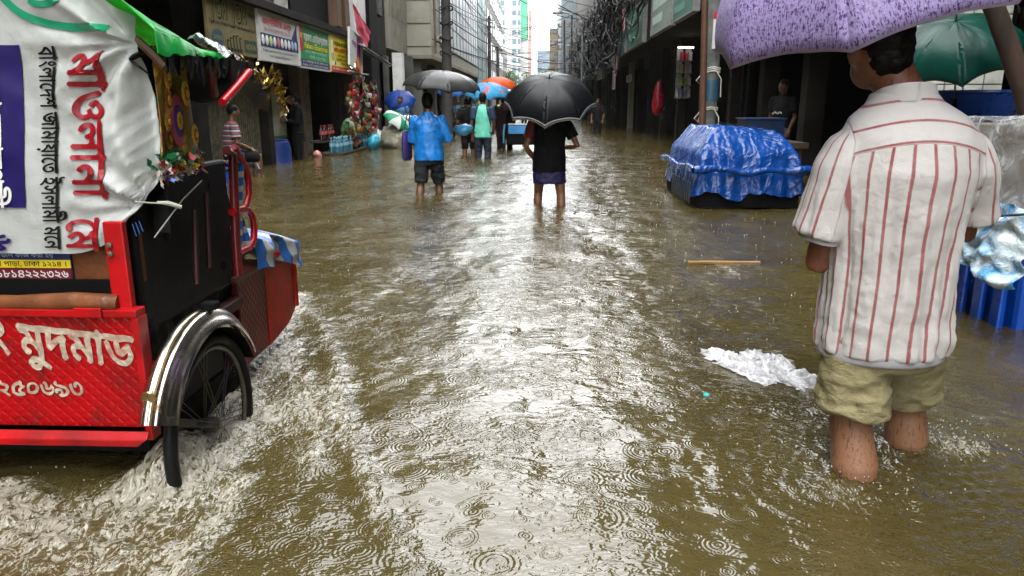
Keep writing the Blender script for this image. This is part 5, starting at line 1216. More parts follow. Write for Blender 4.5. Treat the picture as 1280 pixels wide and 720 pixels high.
    if pants:
        g = MB(); zl(g, [(0,0,.74,.15,.115),(0,0,.84,.172,.125),(0,0,.98,.150,.108)], 24)
        if skirt: zl(g, [(.01,0,pend,.205,.150),(0,0,.7,.203,.148),(0,0,.86,.18,.13)], 24)
        for leg in legs:
            h_, k_, a_ = [V3(p) for p in leg]
            if pend < leg[1][2]: f = (leg[1][2]-pend)/(leg[1][2]-leg[2][2]); pts = [h_+Vector((0,0,.02)), h_.lerp(k_,.5), k_, k_.lerp(a_, f)]; rr = [.105,.095,.078,.072]
            else: f = (leg[0][2]-pend)/(leg[0][2]-leg[1][2]); pts = [h_+Vector((0,0,.02)), h_.lerp(k_, f*.5), h_.lerp(k_, f)]; rr = [.105,.100,.092]
            if not skirt: g.tube(pts, [r_*s for r_ in rr], 16)
        g = fuse(g, vox*s*.9, 2); rough_up(g, .012*s, 11, 5, (1,1,1.6)); g.build('trousers', pants, t, ang=180)
    return t
# ---------------------------------------------------------------- umbrellas
def umbrella(label, C, Rr, nx, ny, ph, dep, m, grip=.85, group=None, scal=.09, rim=None, shade=True, nrib=8):
    C = Vector(C); n = Vector((nx, ny, 1)).normalized(); a = Vector((0,1,0)).cross(n).normalized(); b = n.cross(a)
    t = thing('umbrella', label, 'umbrella', C+n*(dep-grip), 0, group); o0 = Vector(t.location)
    def rib(th, tt): r_ = Rr*math.sin(tt*PI/2*.94)/math.sin(PI/2*.94); h = dep*(1-tt**1.9); return C+a*(r_*math.cos(th))+b*(r_*math.sin(th))+n*h
    mb = MB(); tv = []; sv = []
    nu, nv = 10, 16
    for k in range(nrib):
        t0_, t1_ = ph+2*PI*k/nrib, ph+2*PI*(k+1)/nrib
        def fn(u, v):
            bow = 4*u*(1-u); tt = v*(1-scal*bow*v*v)
            p = rib(t0_, tt).lerp(rib(t1_, tt), u); ctr = C+n*dep*.2
            out_ = (p-ctr); out_ = (out_-n*out_.dot(n)); 
            p = p+out_*.035*bow*(1-v)-n*.012*bow*v*Rr
            return p+n*.004*nz(u*5+k*3, v*6, 2)-o0
        mb.grid(fn, nu, nv)
        for i in range(nu+1):
            for j in range(nv+1): tv.append(j/nv); sv.append(k+i/nu)
    me = mb.build('canopy', m, t, ang=70, recalc=False); attr(me, 'rad', tv); attr(me, 'seg', sv)
    bmx = bmesh.new(); bmx.from_mesh(me.data); bmesh.ops.remove_doubles(bmx, verts=bmx.verts, dist=.0004); bmesh.ops.recalc_face_normals(bmx, faces=bmx.faces); bmx.to_mesh(me.data); bmx.free()
    so = me.modifiers.new('thick', 'SOLIDIFY'); so.thickness = .0015
    RM = M('umbrella_rib', (.08,.08,.085), .35, .8)
    for k in range(nrib):
        th = ph+2*PI*k/nrib
        r_ = MB().tube([rib(th, v)-o0-n*.006 for v in np.linspace(.02, 1, 10)]+[rib(th, 1.0)+(rib(th,1)-rib(th,.93))*.35-o0-n*.004], .0022, 5).build('rib', RM, t)
        MB().tube([C+n*(dep*.35)-o0, rib(th, .5)-o0-n*.008], .0018, 4).build('stretcher', RM, r_)
    MB().tube([C+n*(dep-.01)-o0, C+n*(dep-grip+.1)-o0], .0055, 8).build('shaft', RM, t)
    MB().tube([C+n*(dep-.005)-o0, C+n*(dep+.05)-o0], [.008,.003], 8).build('tip', RM, t)
    MB().tube([C+n*(dep-grip+.12)-o0, C+n*(dep-grip+.02)-o0, C+n*(dep-grip-.02)-o0], [.012,.015,.012], 10).build('handle', BLACK, t)
    return t
def canopy_mat(name, build):
    t = NT(name); rad, seg = t.attr('rad'), t.attr('seg'); col, rough, nrm, trl = build(t, rad, seg)
    sh = t.bsdf(col, rough, 0, .22, nrm); tr = t.n('BsdfTranslucent'); t.val(col, tr.inputs[0]); mx = t.n('MixShader'); mx.inputs[0].default_value = trl; t.link(sh, mx.inputs[1]); t.link(tr.outputs[0], mx.inputs[2])
    return t.done(mx.outputs[0])
def purple(t, rad, seg):
    cv = t.n('CombineXYZ'); t.link(t.math('ADD', t.math('MULTIPLY', t.math('SUBTRACT', t.math('FRACT', seg), .5), t.math('ADD', .15, rad)), t.math('MULTIPLY', t.math('FLOOR', seg), 7.3)), cv.inputs[0]); t.link(rad, cv.inputs[1])
    v = cv.outputs[0]
    n1 = t.noise(t.map(v, (75, 26, 1)), 1.0, 3, .7); n2 = t.noise(t.map(v, (34, 85, 1), loc=(3,7,0)), 1.0, 3, .7); n3 = t.noise(t.map(v, (5, 4, 1)), 1.0, 3, .6)
    c = t.mix(t.sstep(t.math('ADD', n1, t.math('MULTIPLY', n2, .55)), .66, .80), (.13,.06,.25), (.55,.45,.78))
    c = t.mix(t.math('MULTIPLY', t.sstep(n2, .56, .64), .6), c, (.70,.60,.82)); c = t.mix(t.math('MULTIPLY', t.sstep(n3, .5, .75), .45), c, (.56,.46,.72))
    c = t.mix(t.sstep(rad, .985, .993), c, (.55,.48,.62))
    return c, .45, t.bump(t.noise(t.coord(), 9, 2), .15, .01), .45
PURP = canopy_mat('purple_canopy', purple)
def blackc(t, rad, seg):
    f = t.math('FRACT', seg); e = t.math('ABSOLUTE', t.math('SUBTRACT', f, .5))
    band = t.math('MAXIMUM', t.math('MULTIPLY', t.math('GREATER_THAN', rad, .925), t.math('LESS_THAN', rad, .950)), t.math('GREATER_THAN', rad, .968))
    c = t.mix(t.math('MULTIPLY', band, .85), (.004,.005,.006), (.42,.43,.44))
    return c, .42, t.bump(t.noise(t.coord(), 30, 3), .15, .004), .01
BLKC = canopy_mat('black_canopy', blackc)
def plainc(col, col2=None, rough=.45, trl=.15, sc_=6, spots=None):
    def f(t, rad, seg):
        n = t.noise(t.coord(), sc_, 4, .6); c = t.mix(t.sstep(n, .35, .7), col, col2 or tuple(x*.7 for x in col))
        if spots: d = t.voro(t.coord(), 5.5); c = t.mix(t.sstep(d, .34, .28), c, spots)
        return c, rough, t.bump(t.noise(t.coord(), 25, 3), .3, .006), trl
    return f
umbrella('big purple woven pattern umbrella held over the man in the striped shirt', (1.05,2.497,1.391), .514, -.321, -.149, .24, .39, PURP, .80, scal=.035)
umbrella('large black domed umbrella with silver striped rim in mid street', (.108,8.304,1.102), .506, -.04, -.516, .658, .319, BLKC, .75)
umbrella('flat grey black umbrella held over the man in the blue shirt', (-1.24,9.62,1.30), .50, .10, -.10, .3, .23, canopy_mat('grey_canopy', plainc((.035,.036,.035), (.012,.012,.012), .35, .08, 3)), .62)
umbrella('sky blue umbrella with red flower print above the mint shirt', (-1.15,16.7,1.30), .50, .0, -.25, .2, .27, canopy_mat('blue_flower_canopy', plainc((.02,.20,.42), (.05,.33,.55), .4, .3, 5, (.45,.08,.10))), .6)
umbrella('orange umbrella behind the sky blue one', (-1.02,18.6,1.50), .46, .05, -.15, .1, .26, canopy_mat('orange_canopy', plainc((.60,.10,.015), (.5,.06,.01), .4, .35)), .62)
umbrella('deep blue umbrella held behind the bearded man beside the stall', (-4.05,21.9,1.18), .48, .1, -.75, .3, .25, canopy_mat('deep_blue_canopy', plainc((.01,.05,.26), (.008,.03,.17), .4, .3)), .55)
umbrella('green umbrella tilted low above the blue basin, right edge', (2.50,4.75,1.38), .37, -.35, -.42, .35, .24, canopy_mat('green_canopy', plainc((.002,.045,.032), (.002,.03,.022), .35, .12)), .62)
umbrella('white and green striped umbrella resting on the covered heap', (-3.72,19.6,.66), .42, .75, -.3, .5, .20, canopy_mat('white_green_canopy', lambda t, rad, seg: (t.mix(t.math('LESS_THAN', t.math('FRACT', t.math('MULTIPLY', seg, .5)), .5), (.5,.55,.5), (.01,.22,.10)), .4, t.bump(t.noise(t.coord(), 25, 3), .2, .006), .2)), .45)
# ---------------------------------------------------------------- the people of the street
BLUESH = M('wet_blue_shirt', (.012,.20,.62), .35, var=.45, vs=9, bump=.6, bs=14, bd=.02)
p = person('man in wet bright blue long sleeved shirt and rolled dark trousers, walking away', (-1.40, 9.45, ROAD), .05, .93, arms=([(-.18,0,1.33),(-.225,.02,1.06),(-.16,.22,1.00)], [(.18,0,1.33),(.27,.0,1.07),(.27,.22,1.10)]), legs=([(-.09,0,.86),(-.12,-.04,.46),(-.14,-.22,.10)], [(.09,0,.86),(.12,.10,.47),(.14,.06,.07)]), shirt=BLUESH, sleeve='long', hem=.80, wide=1.12, pants=M('dark_grey_trousers', (.022,.025,.028), .7), pend=.50, vox=.012)
sbg = thing('shoulder_bag', 'violet bag hanging at the left side of the blue shirted man', 'bag', (-1.69, 9.52, .42), -.2)
MB().zloft([(0,0,0,.035,.09),(0,0,.03,.05,.12),(0,0,.2,.055,.125),(0,0,.34,.045,.115),(0,0,.37,.03,.10)], 20).build('bag_body', M('violet_bag', (.04,.025,.15), .55, bump=.4, bs=12), sbg); MB().tube([(0,-.09,.34),(.03,-.05,.55),(.08,0,.66),(.03,.05,.55),(0,.09,.34)], .008, 6).build('strap', M('violet_strap', (.02,.012,.07), .6), sbg)
b = blob('plastic_bag', (-.98, 9.72, .80), (.11,.10,.07), M('light_blue_bag', (.06,.32,.60), .3, bump=.5), 'light blue plastic bundle held out by the blue shirted man', 'bag', .03, 8, 3)
REDS = M('dark_red_sleeve', (.12,.006,.008), .7)
p = person('man in black vest over dark red sleeves and navy lungi under the black umbrella', (.11, 8.55, ROAD), 0, .93, arms=([(-.20,0,1.32),(-.285,-.03,1.04),(-.17,.14,.86)], [(.20,0,1.32),(.345,-.04,1.05),(.16,.16,1.02)]), legs=([(-.10,0,.86),(-.13,.10,.47),(-.15,.06,.07)], [(.10,0,.86),(.15,-.03,.46),(.16,-.20,.09)]), skin=M('skin_mid_brown', (.20,.085,.04), .45, var=.15), shirt=DARKC, sleeve='none', hem=.74, wide=1.14, pants=M('navy_lungi', (.012,.010,.07), .6), pend=.60, skirt=True, vox=.012)
for sx in (-1, 1):
    a, e = Vector((sx*.20,0,1.32))*.93, Vector((-.285,-.03,1.04) if sx < 0 else (.345,-.04,1.05))*.93; aa, bb_ = ellipse_axes(e-a)
    MB().loft([(a-(e-a)*.1, aa*.062, bb_*.065), (a+(e-a)*.2, aa*.068, bb_*.07), (a+(e-a)*.62, aa*.064, bb_*.068)], 16).build('sleeve', REDS if sx < 0 else DARKC, p)
MINT = NT('mint_raglan_shirt'); sx_ = MINT.n('SeparateXYZ'); MINT.link(MINT.coord(), sx_.inputs[0]); ax_ = MINT.math('ABSOLUTE', sx_.outputs[0])
lim = MINT.math('ADD', .165, MINT.math('MULTIPLY', MINT.math('SUBTRACT', sx_.outputs[2], 1.0), -.22))
MINT = MINT.done(MINT.bsdf(MINT.mix(MINT.sstep(MINT.math('SUBTRACT', ax_, lim), -.005, .005), (.14,.56,.42), (.012,.03,.06)), .6, 0, .4, MINT.bump(MINT.noise(MINT.coord(), 12, 4), .4, .02)))
person('man in mint green raglan shirt with dark sleeves and navy trousers, walking away', (-1.20, 15.9, ROAD), -.1, .99, shirt=MINT, sleeve='short', hem=.76, wide=1.02, pants=M('navy_trousers', (.010,.014,.030), .7), pend=.30, arms=([(-.19,0,1.34),(-.24,-.02,1.06),(-.23,.05,.80)], [(.19,0,1.34),(.24,.02,1.06),(.20,.14,.90)]))
person('person in black top with bent bare arm left of the mint shirt', (-1.62, 17.2, ROAD), 0, .96, shirt=DARKC, pants=DARKC, pend=.45, arms=([(-.19,0,1.34),(-.26,-.02,1.07),(-.14,.16,.92)], DEF_ARMS[1]))
person('person in dark maroon clothes stepping ahead right of the mint shirt', (-.92, 19.3, ROAD), 0, 1.0, shirt=M('dark_maroon_cloth', (.022,.010,.012), .8), pants=M('dark_maroon_cloth', (.022,.010,.012), .8), pend=.2, hem=.62, sleeve='long', wide=1.1, legs=(DEF_LEGS[0], [(.09,0,.86),(.14,.14,.48),(.16,.02,.10)]))
person('bearded man in dull blue shirt facing the camera by the stall, hand on chest', (-3.98, 21.6, ROAD), PI-.15, .98, shirt=M('dull_blue_shirt', (.02,.09,.19), .6), pants=M('dark_blue_trousers', (.01,.015,.03), .7), pend=.3, arms=(DEF_ARMS[0], [(.19,0,1.34),(.25,.0,1.08),(.06,.18,1.14)]))
person('man in black standing sideways looking at a phone before the gate', (-4.95, 15.3, ROAD), PI/2+.5, 1.0, shirt=DARKC, sleeve='long', hem=.7, pants=DARKC, pend=.12, arms=([(-.19,0,1.34),(-.22,.05,1.08),(-.05,.26,1.10)], [(.19,0,1.34),(.22,.05,1.08),(.05,.26,1.10)]), head=(0,.05,-.03))
ph_ = MB().box((0,0,0), (.08,.012,.15)).build('mobile_phone', M('phone_white', (.5,.5,.5), .3), None, smooth=False, bevel=.004); ph_.location = (-5.10, 15.02, .86); ph_.rotation_euler = (-.4, 0, PI/2+.5); tag(ph_, 'pale mobile phone in the hands of the man in black', 'phone')
TEE = NT('striped_tee'); sz_ = TEE.n('SeparateXYZ'); TEE.link(TEE.coord(), sz_.inputs[0]); fz = TEE.math('FRACT', TEE.math('MULTIPLY', sz_.outputs[2], 13))
TEE = TEE.done(TEE.bsdf(TEE.mix(TEE.math('GREATER_THAN', fz, .78), TEE.mix(TEE.math('GREATER_THAN', fz, .40), (.06,.065,.08), (.20,.035,.04)), (.36,.36,.36)), .8))
SEATL = ([(-.09,0,.52),(-.12,.40,.50),(-.12,.38,.07)], [(.09,0,.52),(.14,.40,.50),(.14,.36,.07)])
def seated(label, loc, rz):
    s = .98; legs = SEATL
    t = thing('person', label, 'person', loc, rz); b = MB(); dz = -.36
    zl = lambda mb, secs, n=20: mb.zloft([(x*s,y*s,(z+dz)*s,rx*s,ry*s) for x,y,z,rx,ry in secs], n)
    zl(b, [(0,0,.79,.14,.11),(0,0,.90,.155,.10),(0,.02,1.03,.135,.09),(0,.03,1.2,.155,.105),(0,.04,1.30,.165,.10),(0,.04,1.375,.12,.075),(0,.05,1.41,.06,.06)])
    b.tube([(0,.04,.99),(0,.06,1.09),(0,.08,1.16)], [.06,.053,.053], 12); hc = Vector((0,.09,1.20)); b.ball(hc, (.074,.092,.108), 16, 10); b.ball(hc+Vector((0,.095,-.02)), (.014,.02,.022), 8, 6)
    for sx in (-1, 1): b.ball(hc+Vector((sx*.076,0,-.01)), (.011,.022,.034), 8, 6)
    for l in legs:
        h_, k_, a_ = [Vector(q) for q in l]; b.tube([h_, h_.lerp(k_,.5), k_, k_.lerp(a_,.3), a_], [.085,.075,.057,.055,.036], 12); b.ball(a_+Vector((0,.06,-.03)), (.04,.11,.03), 10, 6)
    arms = ([(-.19,.04,.98),(-.26,.06,.72),(-.14,.28,.62)], [(.19,.04,.98),(.26,.06,.72),(.14,.28,.62)])
    for a_ in arms:
        a, e, w = [Vector(q) for q in a_]; b.tube([a, e, e.lerp(w,.4), w], [.052,.038,.037,.027], 12)
    b = fuse(b, .014, 3)
    for sd, a_ in zip((-1,1), arms): hand(b, a_[2], Vector(a_[2])-Vector(a_[1]), sd)
    b.build('body', SKIN, t, ang=180)
    for sx in (-1,1): MB().ball(hc+Vector((sx*.028,.086,.006)), (.012,.007,.008), 8, 6).build('eye', M('eye_white', (.22,.20,.18), .5, bump=0), t)
    h = fuse(MB().ball(hc+Vector((0,-.014,.024)), (.080,.092,.098), 18, 10), .01, 1); rough_up(h, .007, 30); h.build('hair', HAIR, t, ang=180)
    g = MB(); g.zloft([(0,0,.40,.17,.135),(0,.01,.6,.165,.125),(0,.03,.84,.18,.13),(0,.04,.95,.185,.12),(0,.04,1.015,.13,.09),(0,.05,1.05,.075,.075)], 24)
    for a_ in arms:
        a, e = Vector(a_[0]), Vector(a_[1]); aa, bb_ = ellipse_axes(e-a); g.loft([(a-(e-a)*.12, aa*.065, bb_*.068), (a+(e-a)*.7, aa*.07, bb_*.078)], 16)
    g = fuse(g, .013, 3); rough_up(g, .012, 9); g.build('shirt', TEE, t, ang=180)
    g = MB(); g.zloft([(0,0,.36,.15,.13),(0,0,.5,.165,.13),(0,0,.58,.15,.11)], 20)
    for l in legs: h_, k_, a_ = [Vector(q) for q in l]; g.tube([h_, h_.lerp(k_,.5), k_], [.105,.098,.085], 14)
    g = fuse(g, .013, 2); g.build('trousers', DARKC, t, ang=180)
    return t
seated('man in red and grey striped tee sitting before the folding gate', (-4.9, 11.75, ROAD+.12), -PI/2+.6)
cr = thing('plastic_crate', 'blue and white crate under the seated man in the striped tee', 'crate', (-4.9, 11.75, ROAD)); MB().bb(-.2,.2,-.2,.2,0,.44).build('crate_body', BBLUE, cr, smooth=False, bevel=.01)
for z in (.1,.25): MB().bb(.201,.206,-.17,.17,z,z+.06).build('white_band', WHITEP, cr, smooth=False)
MB().bb(-.21,.21,-.21,.21,.441,.475).build('rim', BBLUE, cr, smooth=False, bevel=.01)
person('dark clothed man standing behind the tarpaulin cart in the shop, arm hanging', (4.28, 13.6, ROAD+.12), PI/2+.6, 1.03, shirt=M('black_print_shirt', (.014,.014,.016), .8), pants=M('grey_trousers', (.06,.07,.085), .8), pend=.1)
lgx = MB()
for k in range(6): lgx.box((-.09+k*.034, .142+.004*(k % 2), 1.17+.012*math.sin(k*2.1)), (.024,.003,.03), Matrix.Rotation(.4*math.sin(k*3), 3, 'Y'))
pp = [o for o in COL.objects if o.get('label', '').startswith('dark clothed man')][0]; lgx.build('shirt_print', INKW, pp, smooth=False)
person('person in light blue shirt hidden under the green umbrella', (2.42, 5.0, ROAD), -.4, .92, shirt=M('light_blue_shirt', (.16,.30,.48), .7), pants=DARKC, pend=.2)
# far walkers
rng = random.Random(8)
far = [(583,150,27,'far walker in dark clothes under a small black umbrella, left side',DARKC), (573,150,30,'far walker in dull teal by the left columns',M('far_teal', (.03,.10,.12), .8)), (628,150,33,'far walker in yellow green top in mid street',M('far_lime', (.35,.40,.05), .8)), (634,150,36,'far walker in grey shirt beside the yellow green one',M('far_grey', (.2,.2,.2), .8)), (655,150,44,'far walker in white shirt near the street end',M('far_white', (.5,.5,.5), .8)), (747,150,30,'man in black standing at the right hand shop edge',DARKC), (640,150,48,'tiny far walker in dark blue near the street end',M('far_blue', (.02,.05,.14), .8)), (596,150,38,'far walker in dark green by the left shops',M('far_green', (.03,.08,.04), .8)), (562,150,25,'far walker in navy shirt before the left columns', M('far_navy', (.012,.025,.07), .8))]
for px, py, Y, lab, m in far:
    q = atY(px, py, Y); person(lab, (q.x, Y, ROAD), rng.uniform(-.6,.6)+(PI if rng.random() < .3 else 0), rng.uniform(.95,1.03), shirt=m, pants=DARKC, pend=.25, vox=.02, face=False)
q = atY(583, 150, 27); umbrella('small black umbrella of a far walker on the left', (q.x, 27, 1.5), .48, 0, -.1, .2, .24, canopy_mat('far_black_canopy', plainc((.02,.022,.024))), .6)
q = atY(566, 150, 25); umbrella('blue umbrella of a far walker before the left columns', (q.x-.1, 25.2, 1.42), .45, .1, -.2, .2, .24, canopy_mat('far_blue_canopy', plainc((.02,.10,.30))), .6)
q = atY(655, 150, 44); umbrella('grey umbrella of the far walker in white', (q.x, 44, 1.55), .48, 0, -.1, .2, .24, canopy_mat('far_grey_canopy', plainc((.12,.12,.13))), .6)

# ================================================================ MAN IN THE STRIPED SHIRT
ms = thing('person', 'man seen from behind in white shirt with red stripes and rolled khaki trousers', 'person', (1.06, 2.22, ROAD)); mo = Vector(ms.location)
Lm = lambda p: Vector(p)
shl, shr = (-.158,-.01,1.325), (.158,.0,1.325)
armL = [Vector(shl), Vector((-.208,.02,.965)), Vector((-.06,.25,1.08))]; armR = [Vector(shr), Vector((.245,.07,1.06)), Vector((.10,.31,1.32))]
legL = [Vector((-.080,0,.80)), Vector((-.075,-.03,.47)), Vector((-.055,-.12,.07))]; legR = [Vector((.09,.02,.80)), Vector((.165,.13,.47)), Vector((.215,.16,.09))]
b = MB(); b.zloft([(0,0,.79,.13,.10),(0,0,.90,.150,.11),(0,0,1.03,.145,.10),(0,0,1.2,.165,.11),(0,0,1.33,.165,.10),(-.01,.0,1.405,.12,.075),(-.02,.0,1.45,.075,.075)], 24)
hc = Vector((-.092,.035,1.600))
b.tube([(-.01,-.005,1.39),(-.035,.01,1.48),(-.07,.03,1.56)], [.072,.064,.060], 18)
b.ball(hc, (.073,.092,.110), 22, 14)
fd = Vector((-.15,.985,0)).normalized(); fr_d = Vector((fd.y,-fd.x,0))
b.ball(hc+fd*.035+Vector((0,0,-.062)), (.054,.056,.058), 16, 10); b.ball(hc+fd*.102+Vector((0,0,-.02)), (.018,.020,.024), 10, 8)
for sx in (-1,1): b.ball(hc+fr_d*(.078*sx)+Vector((0,0,-.02))-fd*.005, (.018,.020,.036), 10, 8)
for l, cs in ((legL, 1.0), (legR, 1.0)):
    h_, k_, a_ = l
    b.tube([h_, h_.lerp(k_,.5), k_, k_.lerp(a_,.14)+Vector((0,-.010,0)), k_.lerp(a_,.32)+Vector((0,-.018,0)), k_.lerp(a_,.55)+Vector((0,-.010,0)), k_.lerp(a_,.8), a_], [.092,.080,.062,.063,.070,.056,.040,.037], 20)
    f = a_+Vector((0,.07,-.035)); b.loft([(a_+Vector((0,-.055,-.03)), (.032,0,0), (0,0,.034)), (f, (.045,0,0), (0,0,.03)), (f+Vector((0,.10,-.012)), (.038,0,0), (0,0,.018))], 14)
for a in (armL, armR): b.tube([a[0], a[0].lerp(a[1],.5), a[1], a[1].lerp(a[2],.35), a[2]], [.046,.046,.040,.040,.029], 16)
b = fuse(b, .008, 3); hand(b, armL[2], armL[2]-armL[1], -1); hand(b, armR[2], armR[2]-armR[1], 1)
t = NT('skin_dark_and_tan'); sz = t.n('SeparateXYZ'); t.link(t.coord(), sz.inputs[0]); n_ = t.noise(t.coord(), 9, 4, .6); n2 = t.noise(t.coord(), 60, 3)
c = t.mix(t.sstep(sz.outputs[2], .6, .8), (.245,.122,.066), (.15,.055,.028)); c = t.mix(t.math('MULTIPLY', t.sstep(n_, .4, .7), .5), c, t.mix(.5, c, (.20,.06,.03)))
hr = t.noise(t.map(t.coord(), (150,150,22)), 1.0, 2, .6); c = t.mix(t.math('MULTIPLY', t.sstep(hr, .56, .66), .7), c, (.05,.025,.015))
SKM = t.done(t.bsdf(c, t.math('ADD', .34, t.math('MULTIPLY', n_, .4)), 0, .35, t.bump(t.math('ADD', n2, t.math('MULTIPLY', n_, 3.0)), .4, .004)))
b.build('body', SKM, ms, ang=180)
for sx in (-1,1):
    MB().ball(hc+fr_d*(.030*sx)+fd*.090+Vector((0,0,.006)), (.012,.010,.008), 8, 6).build('eye', M('eye_white', (.22,.20,.18), .5, bump=0), ms)
MB().ball(hc+fd*.088+Vector((0,0,-.062)), (.020,.014,.007), 10, 6).build('mouth', M('lips', (.12,.035,.03), .5, bump=0), ms)
hb = MB(); hb.ball(hc+Vector((0,-.010,.030))-fd*.012, (.076,.092,.102), 24, 14); hb.ball(hc-fd*.050+Vector((.004,0,-.022)), (.064,.052,.066), 18, 10); hb = fuse(hb, .006, 1); rough_up(hb, .006, 45); hb.build('hair', HAIR, ms, ang=180)
# shirt: fused torso and sleeves with continuous stripe coordinates
g = MB()
g.zloft([(.00,-.002,.705,.198,.152),(.00,0,.74,.198,.152),(.0,0,.85,.192,.150),(.0,-.004,1.0,.188,.148),(.0,-.012,1.14,.192,.150),(.0,-.022,1.25,.198,.144),(0,-.022,1.345,.196,.120),(-.008,-.012,1.405,.164,.096),(-.016,-.004,1.445,.105,.086),(-.022,.0,1.472,.090,.084)], 40)
sl = []
for a, q, sgn in ((armL, .74, -1), (armR, .80, 1)):
    d = a[1]-a[0]; aa, bb_ = ellipse_axes(d, (0,1,0)); sl.append((a[0], d.normalized(), aa, bb_, sgn))
    g.loft([(Vector((sgn*.132,-.012,1.378)), aa*.030, bb_*.052), (Vector((sgn*.170,-.012,1.335)), aa*.050, bb_*.074), (Vector((sgn*.194,-.010,1.268)), aa*.060, bb_*.088), (a[0]+d*q*.72+Vector((sgn*.022,0,0)), aa*.064, bb_*.098), (a[0]+d*q+Vector((sgn*.024,0,0)), aa*.066, bb_*.104)], 26)
g = fuse(g, .0075, 12)
P0 = [Vector(v) for v in g.v]
ut, us, uy, dsl, dyk = [], [], [], [], []; out = []
for p in P0:
    th = math.atan2(p.x/.235, -p.y/.16)
    ut.append(th*.20+.004*nz(p.x*6, p.z*5)+.02*(p.z-1.0)*math.sin(th)*.4)
    o_, d_, aa, bb_, sg = sl[0] if p.x < 0 else sl[1]
    r_ = p-o_; us.append(math.atan2(r_.dot(bb_), r_.dot(aa))*.09)
    # armscye: distance past the seam plane
    sx = abs(p.x); dsl.append((sx-(.178+.034*max(0, (1.33-p.z)/.25)))*1.0 if p.z > .98 else -.1)
    zy = 1.290+.045*(1-min(1, (abs(p.x)/.2))**2)
    dyk.append(p.z-zy if p.y < .04 else -.2)
    uy.append(p.z-.045*(1-min(1, abs(p.x)/.2)**2)-(0 if p.y < 0 else 0))
    k = Vector((p.x, p.y, p.z)); nrm = Vector((p.x/.235, p.y/.16, 0)); nrm = nrm.normalized() if nrm.length > 0 else nrm
    low = min(1, max(0, (1.30-p.z)/.3))
    w = .015*low*nz(th*3.2, p.z*1.6, 3)+.010*low*nz(th*7, p.z*3.0+p.x*2, 9)-.007*low*abs(nz(th*5+p.z*2, p.z*7, 14))+.006*sst(-p.z, -.95, -.72)*nz(p.x*9+p.z*4, p.z*20, 3)+.004*nz(p.x*22, p.z*14, 4)+.0016*nz(p.x*60, p.z*45, 1)
    w += .006*low*math.sin(8*(p.z+p.x*.9)+3*nz(p.x*3, p.z*3))*sst(abs(p.x), .08, .2)
    out.append(tuple(p+nrm*w))
g.v = out
t = NT('red_striped_linen')
def stripes(coord, per, wdt, ph=0.0):
    q = t.math('FRACT', t.math('ADD', t.math('DIVIDE', coord, per), ph)); j = t.math('ABSOLUTE', t.math('SUBTRACT', q, .5)); return t.sstep(j, wdt, wdt*.62)
wave = t.noise(t.map(t.coord(), (900,900,260)), 1.0, 2, .6); ws2 = t.noise(t.map(t.coord(), (260,260,900)), 1.0, 2, .6)
wob = t.math('MULTIPLY', t.math('SUBTRACT', wave, .5), .006)
s1 = stripes(t.math('ADD', t.attr('ut'), wob), .050, .100, .30); s2 = stripes(t.attr('us'), .046, .090, .2); s3 = stripes(t.math('ADD', t.attr('uy'), wob), .056, .070, .35)
dy, ds = t.attr('dyk'), t.attr('dsl')
m_ = t.mix(t.sstep(dy, -.0008, .0008), s1, s3); m_ = t.mix(t.sstep(ds, -.0008, .0008), m_, t.math('MULTIPLY', s2, t.sstep(ds, .004, .010)))
fad = t.noise(t.coord(), 16, 3); c = t.mix(t.math('MULTIPLY', m_, t.math('ADD', .62, t.math('MULTIPLY', fad, .45), clamp=True)), (.60,.575,.55), (.30,.035,.045))
thread = t.math('MULTIPLY', t.sstep(ws2, .35, .75), .10); c = t.mix(thread, c, (.42,.40,.38))
seam = t.math('MAXIMUM', t.math('MULTIPLY', t.sstep(t.math('ABSOLUTE', dy), .0022, .0006), t.math('LESS_THAN', ds, 0.0)), t.sstep(t.math('ABSOLUTE', ds), .0022, .0006)); c = t.mix(t.math('MULTIPLY', seam, .35), c, (.25,.22,.20))
hh = t.math('ADD', t.math('MULTIPLY', t.noise(t.coord(), 26, 4, .6, .6), 1.0), t.math('ADD', t.math('MULTIPLY', wave, .12), t.math('MULTIPLY', seam, -.5)))
nrm = t.bump(hh, .45, .012); sh = t.bsdf(c, .85, 0, .2, nrm, Sheen_Weight=.15); tr = t.n('BsdfTranslucent'); t.val(c, tr.inputs[0]); mx = t.n('MixShader'); mx.inputs[0].default_value = .18; t.link(sh, mx.inputs[1]); t.link(tr.outputs[0], mx.inputs[2]); SHIRT = t.done(mx.outputs[0])
so = g.build('shirt', SHIRT, ms, ang=180)
for nm, vals in (('ut', ut), ('us', us), ('uy', uy), ('dsl', dsl), ('dyk', dyk)): attr(so, nm, vals)
col = MB().grid(lambda u, v: (-.022+(.092-.012*v)*math.sin(2*PI*u), .0-(.086-.010*v)*math.cos(2*PI*u)-.004, 1.445+.042*v+.012*math.cos(2*PI*u)*v-.02*(1-math.cos(2*PI*u))*.5*v), 50, 8, .005)
co2 = col.build('collar', SHIRT, so, ang=180); n_ = len(col.v)
attr(co2, 'ut', [0]*n_); attr(co2, 'us', [0]*n_); attr(co2, 'uy', [.022+.062*.0+.03*(j/8) for i in range(51) for j in range(9)]*2); attr(co2, 'dsl', [-.1]*n_); attr(co2, 'dyk', [.1]*n_)
g = MB(); g.zloft([(0,0,.682,.188,.144),(0,0,.70,.189,.145),(0,0,.78,.18,.138)], 36); g = fuse(g, .010, 2); g.build('undershirt', M('grey_undershirt', (.36,.36,.38), .8), ms, ang=180)
aa, bb_ = ellipse_axes(armL[1]-armL[0], (0,1,0)); d = armL[1]-armL[0]
